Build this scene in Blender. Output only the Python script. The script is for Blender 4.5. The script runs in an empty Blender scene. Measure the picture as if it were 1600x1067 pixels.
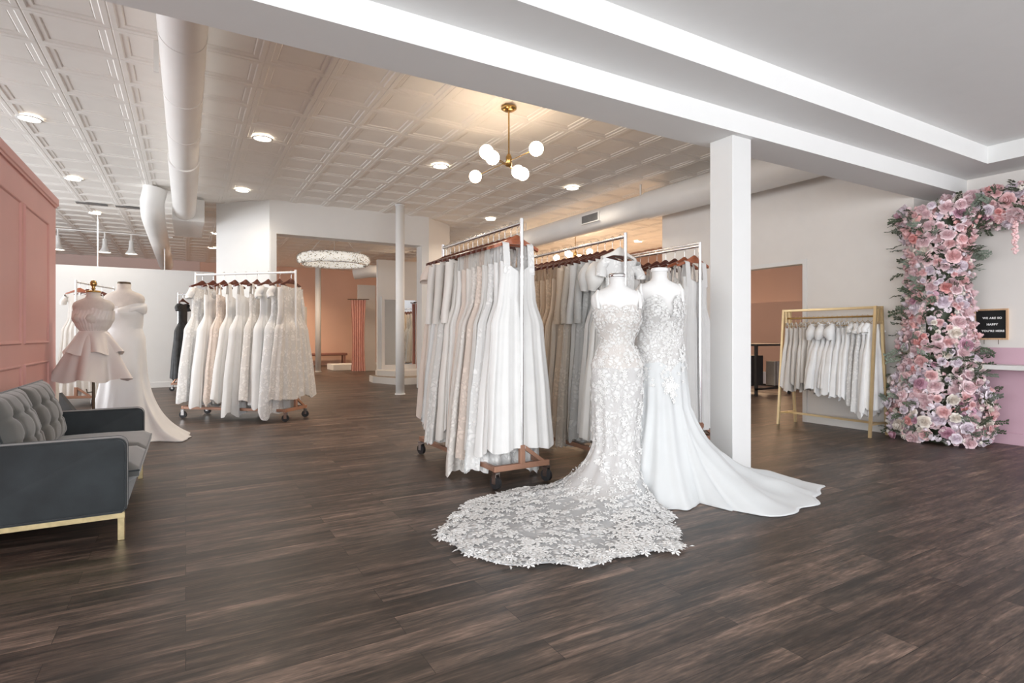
import bpy, math, random
from math import sin, cos, pi, radians as rad, exp, sqrt, atan2
from mathutils import Vector, Matrix

# ------------------------------------------------------------------ camera, world, lights, exposure
SC = bpy.context.scene
COL = SC.collection
YAW = math.atan2(510.0, 879.0)
cam_d = bpy.data.cameras.new('camera'); cam = bpy.data.objects.new('camera', cam_d); COL.objects.link(cam)
cam.location = (0, 0, 1.2); cam.rotation_euler = (pi/2, 0, -YAW)
cam_d.sensor_width = 36; cam_d.lens = 36*879/1600; cam_d.shift_y = -9.5/1600
cam_d.clip_start = 0.05; cam_d.clip_end = 200
SC.camera = cam
SC.view_settings.view_transform = 'Standard'; SC.view_settings.look = 'None'
SC.view_settings.gamma = 1; SC.view_settings.use_curve_mapping = False
SC.view_settings.exposure = 0.75
try:
    SC.cycles.diffuse_bounces = 6; SC.cycles.max_bounces = 10; SC.cycles.glossy_bounces = 3
    SC.cycles.transparent_max_bounces = 10; SC.cycles.sample_clamp_indirect = 6
except Exception: pass

W = bpy.data.worlds.new('daylight'); SC.world = W; W.use_nodes = True
W.node_tree.nodes['Background'].inputs[0].default_value = (0.82, 0.9, 1.0, 1)
W.node_tree.nodes['Background'].inputs[1].default_value = 1.6

def area(name, loc, rot, sx, sy, power, color):
    d = bpy.data.lights.new(name, 'AREA'); d.shape = 'RECTANGLE'; d.size = sx; d.size_y = sy
    d.energy = power; d.color = color
    o = bpy.data.objects.new(name, d); o.location = loc; o.rotation_euler = rot; COL.objects.link(o); return o
# daylight through the shop windows: front wall behind the camera, and the side window of the left bay
area('daylight_front_window', (0.0, -3.95, 1.65), (pi/2, 0, 0), 15.0, 2.5, 262, (1.0, 0.985, 0.965))
area('daylight_side_window', (-7.9, 11.0, 1.9), (pi/2+0.65, 0, -pi/2), 10.0, 2.6, 320, (0.96, 0.97, 1.0))
area('corner_fill', (-7.9, -0.2, 1.7), (pi/2+0.1, 0, -pi/2), 6.4, 2.4, 250, (1.0, 0.985, 0.96))  # added fill from the left for the shaded sides of the rack gowns
area('far_warm_fill', (12.3, 13.0, 1.6), (pi/2+0.45, 0, pi/2), 10.0, 2.2, 190, (1.0, 0.66, 0.40))  # added warm fill for the far right ceiling, no window in that wall
def spot(loc, power, color=(1.0, 0.86, 0.7), size=150, blend=0.9):  # used by the recessed lights and by the added fill spots
    d = bpy.data.lights.new('downlight_and_fill_beam', 'SPOT'); d.energy = power; d.color = color
    d.spot_size = rad(size); d.spot_blend = blend; d.shadow_soft_size = 0.09
    o = bpy.data.objects.new('downlight_and_fill_beam', d); o.location = loc; COL.objects.link(o); return o

# ------------------------------------------------------------------ materials
def new_mat(name):
    m = bpy.data.materials.new(name); m.use_nodes = True
    return m, m.node_tree.nodes, m.node_tree.links, m.node_tree.nodes['Principled BSDF']
def plain(name, col, rough=0.6, metal=0.0, var=0.0, scale=6.0, bump=0.0, bscale=60.0, sheen=0.0, spec=None, stretch=None):
    m, N, L, P = new_mat(name)
    P.inputs['Base Color'].default_value = (*col, 1); P.inputs['Roughness'].default_value = rough
    P.inputs['Metallic'].default_value = metal
    if spec is not None: P.inputs['Specular IOR Level'].default_value = spec
    if sheen: P.inputs['Sheen Weight'].default_value = sheen
    tc = N.new('ShaderNodeTexCoord'); src = tc.outputs['Object']
    if stretch:
        mp = N.new('ShaderNodeMapping'); mp.inputs['Scale'].default_value = stretch; L.new(src, mp.inputs[0]); src = mp.outputs[0]
    if var:
        n = N.new('ShaderNodeTexNoise'); n.inputs['Scale'].default_value = scale; n.inputs['Detail'].default_value = 4
        L.new(src, n.inputs['Vector'])
        r = N.new('ShaderNodeValToRGB'); r.color_ramp.elements[0].position = 0.3; r.color_ramp.elements[1].position = 0.7
        r.color_ramp.elements[0].color = (*[c*(1-var) for c in col], 1); r.color_ramp.elements[1].color = (*[min(1, c*(1+var)) for c in col], 1)
        L.new(n.outputs['Fac'], r.inputs[0]); L.new(r.outputs[0], P.inputs['Base Color'])
    if bump:
        n2 = N.new('ShaderNodeTexNoise'); n2.inputs['Scale'].default_value = bscale; L.new(src, n2.inputs['Vector'])
        b = N.new('ShaderNodeBump'); b.inputs['Strength'].default_value = bump; b.inputs['Distance'].default_value = 0.004
        L.new(n2.outputs['Fac'], b.inputs['Height']); L.new(b.outputs[0], P.inputs['Normal'])
    return m
def emis(name, col, strength):
    m, N, L, P = new_mat(name)
    P.inputs['Base Color'].default_value = (*col, 1); P.inputs['Emission Color'].default_value = (*col, 1)
    P.inputs['Emission Strength'].default_value = strength; return m
def lace(name, base, thread, scale=22.0, dens=0.45, see=0.0):
    """embroidered net: pale threads over the cloth below"""
    m, N, L, P = new_mat(name)
    tc = N.new('ShaderNodeTexCoord')
    nz = N.new('ShaderNodeTexNoise'); nz.inputs['Scale'].default_value = 9; L.new(tc.outputs['Object'], nz.inputs['Vector'])
    mx = N.new('ShaderNodeVectorMath'); mx.operation = 'MULTIPLY_ADD'
    mx.inputs[1].default_value = (0.09,)*3; L.new(nz.outputs['Color'], mx.inputs[0]); L.new(tc.outputs['Object'], mx.inputs[2])
    v = N.new('ShaderNodeTexVoronoi'); v.inputs['Scale'].default_value = scale; v.feature = 'DISTANCE_TO_EDGE'; L.new(mx.outputs[0], v.inputs['Vector'])
    v2 = N.new('ShaderNodeTexNoise'); v2.inputs['Scale'].default_value = scale*0.45; v2.inputs['Detail'].default_value = 3; L.new(tc.outputs['Object'], v2.inputs['Vector'])
    r = N.new('ShaderNodeValToRGB'); r.color_ramp.elements[0].position = 0.03; r.color_ramp.elements[1].position = 0.22
    L.new(v.outputs['Distance'], r.inputs[0])
    r2 = N.new('ShaderNodeValToRGB'); r2.color_ramp.elements[0].position = dens; r2.color_ramp.elements[1].position = dens+0.08; L.new(v2.outputs['Fac'], r2.inputs[0])
    mu = N.new('ShaderNodeMath'); mu.operation = 'MULTIPLY'; L.new(r.outputs[0], mu.inputs[0]); L.new(r2.outputs[0], mu.inputs[1])
    mix = N.new('ShaderNodeMix'); mix.data_type = 'RGBA'; mix.inputs[6].default_value = (*base, 1); mix.inputs[7].default_value = (*thread, 1)
    L.new(mu.outputs[0], mix.inputs[0]); L.new(mix.outputs[2], P.inputs['Base Color'])
    P.inputs['Roughness'].default_value = 0.75
    b = N.new('ShaderNodeBump'); b.inputs['Strength'].default_value = 0.5; b.inputs['Distance'].default_value = 0.006
    L.new(mu.outputs[0], b.inputs['Height']); L.new(b.outputs[0], P.inputs['Normal'])
    if see:
        mr = N.new('ShaderNodeMapRange'); mr.inputs[3].default_value = 1-see; mr.inputs[4].default_value = 1.0
        L.new(mu.outputs[0], mr.inputs[0]); L.new(mr.outputs[0], P.inputs['Alpha'])
    return m
def tulle(name, col, alpha):
    m = plain(name, col, 0.7, var=0.03, scale=4, sheen=0.2)
    m.node_tree.nodes['Principled BSDF'].inputs['Alpha'].default_value = alpha; return m

M = {}
M['wall_white'] = plain('wall_white', (0.75, 0.72, 0.69), 0.75, var=0.012, bump=0.05)
M['trim_white'] = plain('trim_white', (0.74, 0.735, 0.72), 0.55, var=0.008)
M['soffit'] = plain('soffit_white', (0.77, 0.77, 0.765), 0.7, var=0.008)
M['ceiling'] = plain('ceiling_tile', (0.87, 0.845, 0.805), 0.55, var=0.015)
M['pink_panel'] = plain('pink_panel_paint', (0.60, 0.315, 0.285), 0.45, var=0.03, scale=2)
M['pink_low'] = plain('pink_lower_wall', (0.62, 0.41, 0.49), 0.6, var=0.02, scale=2)
M['peach'] = plain('peach_wall', (0.80, 0.54, 0.43), 0.75, var=0.02, scale=1.5)
M['rose_far'] = plain('dusty_rose_wall', (0.46, 0.31, 0.26), 0.75, var=0.03, scale=1)
M['pinkband'] = plain('blush_wall', (0.78, 0.62, 0.58), 0.75, var=0.02, scale=1)
M['duct'] = plain('duct_white', (0.80, 0.79, 0.77), 0.45, var=0.02, scale=3)
M['column'] = plain('column_white', (0.70, 0.70, 0.695), 0.4, var=0.01)
M['round_column'] = plain('round_column_white', (0.82, 0.82, 0.81), 0.6, var=0.01)
M['chrome'] = plain('chrome', (0.78, 0.78, 0.79), 0.16, 1.0, var=0.03)
M['whitemetal'] = plain('white_metal', (0.82, 0.82, 0.82), 0.35, 0.1, var=0.02)
M['copper'] = plain('copper_paint', (0.40, 0.22, 0.15), 0.38, 0.45, var=0.06, scale=9)
M['rubber'] = plain('black_rubber', (0.02, 0.02, 0.022), 0.45, var=0.2)
M['black'] = plain('black_paint', (0.018, 0.016, 0.016), 0.5, var=0.2)
M['darkmetal'] = plain('bronze_dark', (0.10, 0.075, 0.05), 0.4, 0.7, var=0.2)
M['brass'] = plain('aged_brass', (0.45, 0.29, 0.11), 0.28, 1.0, var=0.12, scale=20)
M['gold'] = plain('pale_gold', (0.72, 0.56, 0.32), 0.35, 0.65, var=0.05, scale=12)
M['sofabrass'] = plain('brushed_brass', (0.62, 0.50, 0.28), 0.32, 0.85, var=0.15, scale=25)
M['hanger'] = plain('mahogany_wood', (0.10, 0.026, 0.015), 0.3, var=0.35, scale=14, stretch=(1, 8, 8))
M['hanger2'] = plain('cherry_wood', (0.33, 0.10, 0.045), 0.3, var=0.3, scale=14, stretch=(1, 8, 8))
M['velvet'] = plain('grey_velvet', (0.024, 0.029, 0.032), 0.8, var=0.3, scale=5, sheen=0.45, bump=0.1, bscale=200)
M['velvet'].node_tree.nodes['Principled BSDF'].inputs['Sheen Roughness'].default_value = 0.4
M['velvet_seat'] = plain('grey_velvet_cushion', (0.075, 0.076, 0.072), 0.8, var=0.15, scale=6, sheen=0.5, bump=0.12, bscale=250)
M['form'] = plain('form_linen', (0.64, 0.59, 0.54), 0.8, var=0.03, scale=30, bump=0.1, bscale=300)
M['form_white'] = plain('form_white_jersey', (0.70, 0.69, 0.68), 0.7, var=0.02)
M['globe'] = emis('opal_globe', (1.0, 0.79, 0.57), 15.0)
M['lamp'] = emis('lamp_disc', (1.0, 0.93, 0.82), 4.0)
M['crystal_glow'] = emis('crystal_lamp', (0.9, 0.87, 0.8), 0.3)
M['mirror'] = plain('mirror_glass', (0.82, 0.84, 0.84), 0.02, 1.0, var=0.01)
M['curtain'] = plain('pink_curtain', (0.66, 0.36, 0.31), 0.75, var=0.06, sheen=0.4)
M['bench'] = plain('bench_rose', (0.30, 0.14, 0.11), 0.6, var=0.1)
M['letterfelt'] = plain('black_felt', (0.012, 0.012, 0.013), 0.9, var=0.1)
M['oak'] = plain('light_oak', (0.62, 0.40, 0.24), 0.5, var=0.15, scale=10, stretch=(8, 8, 1))
M['letters'] = plain('white_letters', (0.9, 0.9, 0.9), 0.5, var=0.01)
M['vent'] = plain('vent_grey', (0.20, 0.20, 0.20), 0.5, 0.5, var=0.1)
M['leaf'] = plain('leaf_green', (0.075, 0.10, 0.06), 0.5, var=0.35, scale=9)
M['leaf2'] = plain('leaf_sage', (0.20, 0.24, 0.19), 0.55, var=0.3, scale=9)
M['rack_dark'] = M['darkmetal']
# gown cloths
cl = dict(white=(0.72, 0.715, 0.705), ivory=(0.71, 0.675, 0.635), pearl=(0.69, 0.675, 0.65), blush=(0.70, 0.60, 0.53), champagne=(0.66, 0.51, 0.37), sand=(0.68, 0.56, 0.44), silver=(0.52, 0.52, 0.51), greige=(0.62, 0.56, 0.49))
for k, c in cl.items():
    M['satin_'+k] = plain('satin_'+k, c, 0.42, var=0.02, scale=5, sheen=0.15)
    M['chiffon_'+k] = plain('chiffon_'+k, [x*0.97 for x in c], 0.8, var=0.035, scale=7, sheen=0.3)
    M['lace_'+k] = lace('lace_'+k, [x*0.92 for x in c], [min(0.9, x*1.09+0.02) for x in c])
M['satin_black'] = plain('black_gown_cloth', (0.03, 0.032, 0.035), 0.5, var=0.4, scale=12)
M['net'] = tulle('veil_net', (0.63, 0.645, 0.65), 0.93)
M['net_train'] = lace('train_net', (0.50, 0.505, 0.51), (0.72, 0.72, 0.72), 18, 0.47, see=0.10)
M['applique'] = plain('applique_white', (0.78, 0.775, 0.765), 0.6, var=0.01)
M['petal_a'] = plain('petal_blush', (0.88, 0.62, 0.63), 0.6, var=0.10, scale=18)
M['petal_b'] = plain('petal_pale', (0.86, 0.68, 0.71), 0.6, var=0.08, scale=18)
M['petal_c'] = plain('petal_lilac_white', (0.86, 0.78, 0.84), 0.6, var=0.05, scale=18)
M['petal_d'] = plain('petal_cream', (0.88, 0.82, 0.76), 0.6, var=0.05, scale=18)
M['petal_e'] = plain('petal_coral', (0.86, 0.47, 0.46), 0.6, var=0.12, scale=18)
M['petal_f'] = plain('petal_mauve', (0.66, 0.40, 0.50), 0.6, var=0.12, scale=18)

def floor_mat():
    m, N, L, P = new_mat('dark_wood_planks')
    tc = N.new('ShaderNodeTexCoord')
    br = N.new('ShaderNodeTexBrick'); br.offset = 0.37; br.inputs['Scale'].default_value = 1
    br.inputs['Brick Width'].default_value = 1.22; br.inputs['Row Height'].default_value = 0.155
    br.inputs['Mortar Size'].default_value = 0.0012; br.inputs['Mortar Smooth'].default_value = 0.1
    br.inputs['Color1'].default_value = (0, 0, 0, 1); br.inputs['Color2'].default_value = (1, 1, 1, 1); br.inputs['Mortar'].default_value = (0.5, 0.5, 0.5, 1)
    L.new(tc.outputs['Object'], br.inputs['Vector'])
    mp = N.new('ShaderNodeMapping'); mp.inputs['Scale'].default_value = (1.05, 15, 1); L.new(tc.outputs['Object'], mp.inputs[0])
    wv = N.new('ShaderNodeMath'); wv.operation = 'MULTIPLY'; wv.inputs[1].default_value = 23; L.new(br.outputs['Color'], wv.inputs[0])
    n1 = N.new('ShaderNodeTexNoise'); n1.noise_dimensions = '4D'; n1.inputs['Scale'].default_value = 1.5; n1.inputs['Detail'].default_value = 8; n1.inputs['Roughness'].default_value = 0.64
    n1.inputs['Distortion'].default_value = 0.5
    L.new(mp.outputs[0], n1.inputs['Vector']); L.new(wv.outputs[0], n1.inputs['W'])
    mp2 = N.new('ShaderNodeMapping'); mp2.inputs['Scale'].default_value = (1.6, 5.5, 1); L.new(tc.outputs['Object'], mp2.inputs[0])
    n0 = N.new('ShaderNodeTexNoise'); n0.noise_dimensions = '4D'; n0.inputs['Scale'].default_value = 1.7; n0.inputs['Detail'].default_value = 5; n0.inputs['Roughness'].default_value = 0.6
    L.new(mp2.outputs[0], n0.inputs['Vector']); L.new(wv.outputs[0], n0.inputs['W'])
    mp3 = N.new('ShaderNodeMapping'); mp3.inputs['Scale'].default_value = (7, 60, 1); L.new(tc.outputs['Object'], mp3.inputs[0])
    n3 = N.new('ShaderNodeTexNoise'); n3.inputs['Scale'].default_value = 2.0; n3.inputs['Detail'].default_value = 3; L.new(mp3.outputs[0], n3.inputs['Vector'])
    av = N.new('ShaderNodeMath'); av.operation = 'MULTIPLY_ADD'; av.inputs[1].default_value = 0.27; L.new(n0.outputs['Fac'], av.inputs[0])
    av2 = N.new('ShaderNodeMath'); av2.operation = 'MULTIPLY'; av2.inputs[1].default_value = 0.55; L.new(n1.outputs['Fac'], av2.inputs[0]); L.new(av2.outputs[0], av.inputs[2])
    av3 = N.new('ShaderNodeMath'); av3.operation = 'MULTIPLY_ADD'; av3.inputs[1].default_value = 0.18; L.new(n3.outputs['Fac'], av3.inputs[0]); L.new(av.outputs[0], av3.inputs[2])
    r = N.new('ShaderNodeValToRGB'); e = r.color_ramp.elements
    e[0].position = 0.40; e[0].color = (0.018, 0.0145, 0.013, 1); e[1].position = 0.66; e[1].color = (0.30, 0.205, 0.158, 1)
    x = e.new(0.47); x.color = (0.046, 0.034, 0.028, 1); x = e.new(0.55); x.color = (0.112, 0.077, 0.060, 1)
    L.new(av3.outputs[0], r.inputs[0])
    mr = N.new('ShaderNodeMapRange'); mr.inputs[3].default_value = 0.60; mr.inputs[4].default_value = 1.45; L.new(br.outputs['Color'], mr.inputs[0])
    mul = N.new('ShaderNodeVectorMath'); mul.operation = 'SCALE'; L.new(r.outputs[0], mul.inputs[0]); L.new(mr.outputs[0], mul.inputs['Scale'])
    mix = N.new('ShaderNodeMix'); mix.data_type = 'RGBA'; L.new(br.outputs['Fac'], mix.inputs[0]); L.new(mul.outputs[0], mix.inputs[6]); mix.inputs[7].default_value = (0.01, 0.008, 0.007, 1)
    L.new(mix.outputs[2], P.inputs['Base Color'])
    rr = N.new('ShaderNodeMapRange'); rr.inputs[3].default_value = 0.30; rr.inputs[4].default_value = 0.52; L.new(n1.outputs['Fac'], rr.inputs[0]); L.new(rr.outputs[0], P.inputs['Roughness'])
    P.inputs['Specular IOR Level'].default_value = 0.45
    b = N.new('ShaderNodeBump'); b.inputs['Strength'].default_value = 0.25; b.inputs['Distance'].default_value = 0.003; L.new(n1.outputs['Fac'], b.inputs['Height']); L.new(b.outputs[0], P.inputs['Normal'])
    return m
M['floor'] = floor_mat()

# ------------------------------------------------------------------ mesh helpers
class MB:
    def __init__(s): s.v = []; s.f = []
    def add(s, vs, fs):
        o = len(s.v); s.v += [tuple(p) for p in vs]; s.f += [tuple(i+o for i in f) for f in fs]; return s
    def box(s, x0, x1, y0, y1, z0, z1):
        return s.add([(x0,y0,z0),(x1,y0,z0),(x1,y1,z0),(x0,y1,z0),(x0,y0,z1),(x1,y0,z1),(x1,y1,z1),(x0,y1,z1)],
                     [(0,3,2,1),(4,5,6,7),(0,1,5,4),(1,2,6,5),(2,3,7,6),(3,0,4,7)])
    def rbox(s, x0, x1, y0, y1, z0, z1, b=0.01):
        """box with chamfered edges"""
        vs = []; fs = []
        xs = (x0, x0+b, x1-b, x1); ys = (y0, y0+b, y1-b, y1); zs = (z0, z0+b, z1-b, z1)
        idx = {}
        for i in range(4):
            for j in range(4):
                for k in range(4):
                    e = (i in (0,3)) + (j in (0,3)) + (k in (0,3))
                    if e == 1: idx[i,j,k] = len(vs); vs.append((xs[i], ys[j], zs[k]))
        I = lambda a,b_,c: idx[a,b_,c]
        for i in (0,3): fs.append((I(i,1,1),I(i,2,1),I(i,2,2),I(i,1,2)))
        for j in (0,3): fs.append((I(1,j,1),I(2,j,1),I(2,j,2),I(1,j,2)))
        for k in (0,3): fs.append((I(1,1,k),I(2,1,k),I(2,2,k),I(1,2,k)))
        for i,ii in ((0,1),(3,2)):
            for j,jj in ((0,1),(3,2)):
                fs.append((I(i,jj,1),I(i,jj,2),I(ii,j,2),I(ii,j,1)))
                fs.append((I(1,j,jj) if 0 else I(1,i,jj) ,I(2,i,jj),I(2,ii,j),I(1,ii,j)))
                fs.append((I(i,1,jj),I(i,2,jj),I(ii,2,j),I(ii,1,j)))
                for k,kk in ((0,1),(3,2)):
                    fs.append((I(i,jj,kk),I(ii,j,kk),I(ii,jj,k)))
        return s.add(vs, fs)
    def loft(s, rings, closed=True, cap0=False, cap1=False):
        n = len(rings[0]); vs = [p for r in rings for p in r]; fs = []
        for i in range(len(rings)-1):
            for j in range(n if closed else n-1):
                k = (j+1) % n; fs.append((i*n+j, i*n+k, (i+1)*n+k, (i+1)*n+j))
        if cap0: fs.append(tuple(range(n))[::-1])
        if cap1: fs.append(tuple((len(rings)-1)*n+j for j in range(n)))
        return s.add(vs, fs)
    def tube(s, path, r, n=10, caps=True):
        P = [Vector(p) for p in path]; rs = r if isinstance(r, (list, tuple)) else [r]*len(P)
        up = None; rings = []
        for i, p in enumerate(P):
            a = P[max(i-1, 0)]; b = P[min(i+1, len(P)-1)]; t = (b-a).normalized()
            if up is None:
                up = Vector((0,0,1)) if abs(t.z) < 0.9 else Vector((1,0,0))
            x = t.cross(up); x.normalize(); y = t.cross(x); up = -y if False else x.cross(t)
            rings.append([p + x*rs[i]*cos(2*pi*k/n) + up*rs[i]*sin(2*pi*k/n) for k in range(n)])
        return s.loft(rings, True, caps, caps)
    def lathe(s, prof, c=(0,0,0), n=24, caps=True):
        return s.loft([[(c[0]+r*cos(2*pi*k/n), c[1]+r*sin(2*pi*k/n), c[2]+z) for k in range(n)] for r, z in prof], True, caps, caps)
    def ball(s, c, r, n=20, m=12, sq=1.0):
        return s.lathe([(max(r*sin(pi*i/m), 1e-4), -r*cos(pi*i/m)*sq) for i in range(m+1)], c, n)
    def disc(s, c, r, n=24, flip=False):
        vs = [(c[0]+r*cos(2*pi*k/n), c[1]+r*sin(2*pi*k/n), c[2]) for k in range(n)]
        return s.add(vs, [tuple(range(n))[::-1] if flip else tuple(range(n))])
    def mesh(s, name, mat):
        me = bpy.data.meshes.new(name); me.from_pydata(s.v, [], s.f); me.update()
        for m in (mat if isinstance(mat, (list, tuple)) else [mat]): me.materials.append(m)
        return me
    def build(s, name, mat, parent=None, smooth=False, loc=None):
        me = s.mesh(name, mat)
        if smooth: me.shade_smooth() if hasattr(me, 'shade_smooth') else None
        o = bpy.data.objects.new(name, me); COL.objects.link(o)
        if parent: o.parent = parent
        if loc: o.location = loc
        return o
def mobj(name, me, parent=None, loc=(0,0,0), rot=(0,0,0), sc=(1,1,1)):
    o = bpy.data.objects.new(name, me); COL.objects.link(o)
    if parent: o.parent = parent
    o.location = loc; o.rotation_euler = rot; o.scale = sc; return o
def autosmooth(o, ang=35):
    me = o.data
    me.shade_smooth()
    try: me.set_sharp_from_angle(angle=rad(ang))
    except Exception: pass
    return o
def thing(name, label, cat, loc=(0,0,0), rz=0.0, group=None):
    o = bpy.data.objects.new(name, None); COL.objects.link(o); o.empty_display_size = 0.1
    o.location = loc; o.rotation_euler = (0, 0, rz); o['label'] = label; o['category'] = cat
    if group: o['group'] = group
    return o
def tag(o, label, cat, group=None, kind=None):
    o['label'] = label; o['category'] = cat
    if group: o['group'] = group
    if kind: o['kind'] = kind
    return o
def struct(o): o['kind'] = 'structure'; return o
KIDS = {}
def copy_tree(o, parent=None):
    c = o.copy(); COL.objects.link(c); c.parent = parent
    for ch in list(o.children): copy_tree(ch, c)
    return c
def place(root, loc, rz, label, group=None):
    root.location = loc; root.rotation_euler = (0, 0, rz); root['label'] = label
    if group: root['group'] = group
    return root
ORD = ['first','second','third','fourth','fifth','sixth','seventh','eighth','ninth','tenth','eleventh','twelfth','thirteenth','fourteenth','fifteenth','sixteenth','seventeenth','eighteenth']
def smooth(o): o.data.shade_smooth(); return o
def lerp(a, b, t): return a + (b-a)*t
def pl(x, pts):
    """piecewise smooth interpolation over (x, y) points sorted by x"""
    if x <= pts[0][0]: return pts[0][1]
    for (a, b), (c, d) in zip(pts, pts[1:]):
        if x <= c:
            t = (x-a)/(c-a); t = t*t*(3-2*t)*0.6 + t*0.4; return b + (d-b)*t
    return pts[-1][1]

# ------------------------------------------------------------------ the room
HC, ZS, ZM, ZN = 3.89, 2.83, 3.0, 3.18
VB, VF, VD = 3.37, 3.0, 2.6
struct(MB().box(-8, 12.5, -4, 23.4, -0.1, 0).build('floor', M['floor']))

# tin ceiling with stepped coffers
def coffer_ceiling():
    b = MB(); s = 0.612; u0, v0 = 0.668, 5.985
    prof = [(0.0, 0.006), (0.008, 0.0), (0.048, 0.0), (0.058, 0.009), (0.100, 0.010), (0.110, 0.019), (0.116, 0.0165)]
    for i in range(-15, 20):
        for j in range(-5, 29):
            x0 = u0+i*s; y0 = v0+j*s; x1 = x0+s; y1 = y0+s
            if x1 < -8.3 or x0 > 12.6 or y1 < 3.3 or y0 > 23.5: continue
            rings = []
            for d, h in prof:
                z = HC - 0.024 + h
                rings.append([(x0+d, y0+d, z), (x0+d, y1-d, z), (x1-d, y1-d, z), (x1-d, y0+d, z)])
            b.loft(rings, True, False, True)
    b.box(-8.6, 13, 3.2, 24, HC+0.004, HC+0.1)
    return b.build('ceiling', M['ceiling'])
struct(coffer_ceiling())
# stepped beam and tray ceiling over the front of the shop
struct(MB().box(-8, 7.85, VF, VB, ZS, HC+0.1).build('trim_1', M['soffit']))
struct(MB().box(-8, 7.85, VD, VF+0.001, ZM, ZM+0.3).build('trim_2', M['soffit']))
struct(MB().box(7.27, 7.85, -4, VD, ZM, ZM+0.3).build('trim_3', M['soffit']))
struct(MB().box(-8, 7.3, -4, VD+0.01, ZN, ZN+0.1).build('ceiling_front', M['soffit']))

# right wall with the doorway, u = 7.45, ends at v = 7.43; nearer part sits back at u = 7.85
wr = MB()
wr.box(7.45, 7.60, VB, 4.75, 0, HC+0.05); wr.box(7.45, 7.60, 4.75, 5.95, 2.2, HC+0.05); wr.box(7.45, 7.60, 5.95, 7.43, 0, HC+0.05)
struct(wr.build('wall_right', M['wall_white']))
struct(MB().box(7.60, 7.95, VB-0.0, VB+0.15, 0, HC).build('wall_return', M['wall_white']))
near = struct(MB().box(7.85, 8.0, -4, VB, 1.065, ZN+0.1).build('wall_right_front', M['wall_white']))
struct(MB().box(7.85, 8.0, -4, VB, 0, 1.065).build('wall_right_lower', M['pink_low']))
struct(MB().box(7.438, 7.45, VB, 4.69, 0, 0.10).box(7.438, 7.45, 6.01, 7.43, 0, 0.10).build('baseboard_right', M['trim_white']))
struct(MB().rbox(7.83, 7.85, -4, VB, 0, 0.13, 0.004).build('baseboard_front', M['pink_low']))
dc = MB(); dc.box(7.435, 7.45, 4.69, 4.75, 0, 2.26); dc.box(7.435, 7.45, 5.95, 6.01, 0, 2.26); dc.box(7.435, 7.45, 4.75, 5.95, 2.2, 2.26)
struct(dc.build('trim_4', M['trim_white']))
# white ledge shelf on the pink lower wall
shelf = thing('wall_shelf', 'long white shelf along the pink lower wall right of the flowers', 'shelf', (7.85, 0.9, 0.83))
MB().rbox(-0.30, 0, -2.6, 2.15, -0.0, 0.05, 0.004).build('board', M['trim_white'], shelf)
for y in (-2.2, -0.6, 1.0):
    MB().box(-0.24, -0.001, y, y+0.03, -0.05, 0).box(-0.03, -0.001, y, y+0.03, -0.2, -0.05).build('bracket', M['trim_white'], shelf)

# outer walls
struct(MB().box(12.5, 12.65, -4, 23.5, 0, HC).build('wall_far_right', M['rose_far']))
struct(MB().box(-8, 12.6, 23.4, 23.55, 0, HC).build('wall_back', M['peach']))
# side bay wall with its window and an added opening for the corner fill
wl = MB(); wl.box(-8.15, -8, -4, 23.5, 0, 0.6); wl.box(-8.15, -8, -4, 23.5, 3.2, HC); wl.box(-8.15, -8, -4, -3.4, 0.6, 3.2); wl.box(-8.15, -8, 3.0, 6, 0.6, 3.2); wl.box(-8.15, -8, 16, 23.5, 0.6, 3.2)
struct(wl.build('wall_left_bay', M['wall_white']))
# front wall with the shop windows (behind the camera)
wf = MB(); wf.box(-8, 12.6, -4.15, -4, 0, 0.4); wf.box(-8, 12.6, -4.15, -4, 2.9, HC); wf.box(-8, -7.5, -4.15, -4, 0.4, 2.9); wf.box(7.5, 12.6, -4.15, -4, 0.4, 2.9)
struct(wf.build('wall_front', M['wall_white']))

# pink panelled wall on the left
pw = MB().box(-1.32, -1.2, 3.35, 7.64, 0, 2.58); wallp = struct(pw.build('wall_left', M['pink_panel']))
cr = MB().rbox(-1.36, -1.175, 3.32, 7.67, 2.58, 2.66, 0.006); cr.box(-1.2, -1.185, 3.35, 7.64, 2.555, 2.58)
cr.build('crown_moulding', M['pink_panel'], wallp)
def mframe(v0, v1, z0, z1):
    b = MB(); w = 0.028; t = 0.016; x = -1.2
    o = [(x, v0, z0), (x, v1, z0), (x, v1, z1), (x, v0, z1)]
    mid = [(x+t, v0+w*0.35, z0+w*0.35), (x+t, v1-w*0.35, z0+w*0.35), (x+t, v1-w*0.35, z1-w*0.35), (x+t, v0+w*0.35, z1-w*0.35)]
    m2 = [(x+t*0.8, v0+w*0.7, z0+w*0.7), (x+t*0.8, v1-w*0.7, z0+w*0.7), (x+t*0.8, v1-w*0.7, z1-w*0.7), (x+t*0.8, v0+w*0.7, z1-w*0.7)]
    i = [(x, v0+w, z0+w), (x, v1-w, z0+w), (x, v1-w, z1-w), (x, v0+w, z1-w)]
    return b.loft([o, mid, m2, i], True)
for k in range(3):
    v1 = 7.24 - k*1.09; v0 = v1 - 0.985
    mframe(v0, v1, 1.122, 2.335).build('panel_moulding', M['pink_panel'], wallp)
    mframe(v0, v1, 0.22, 0.954).build('panel_moulding', M['pink_panel'], wallp)

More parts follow.
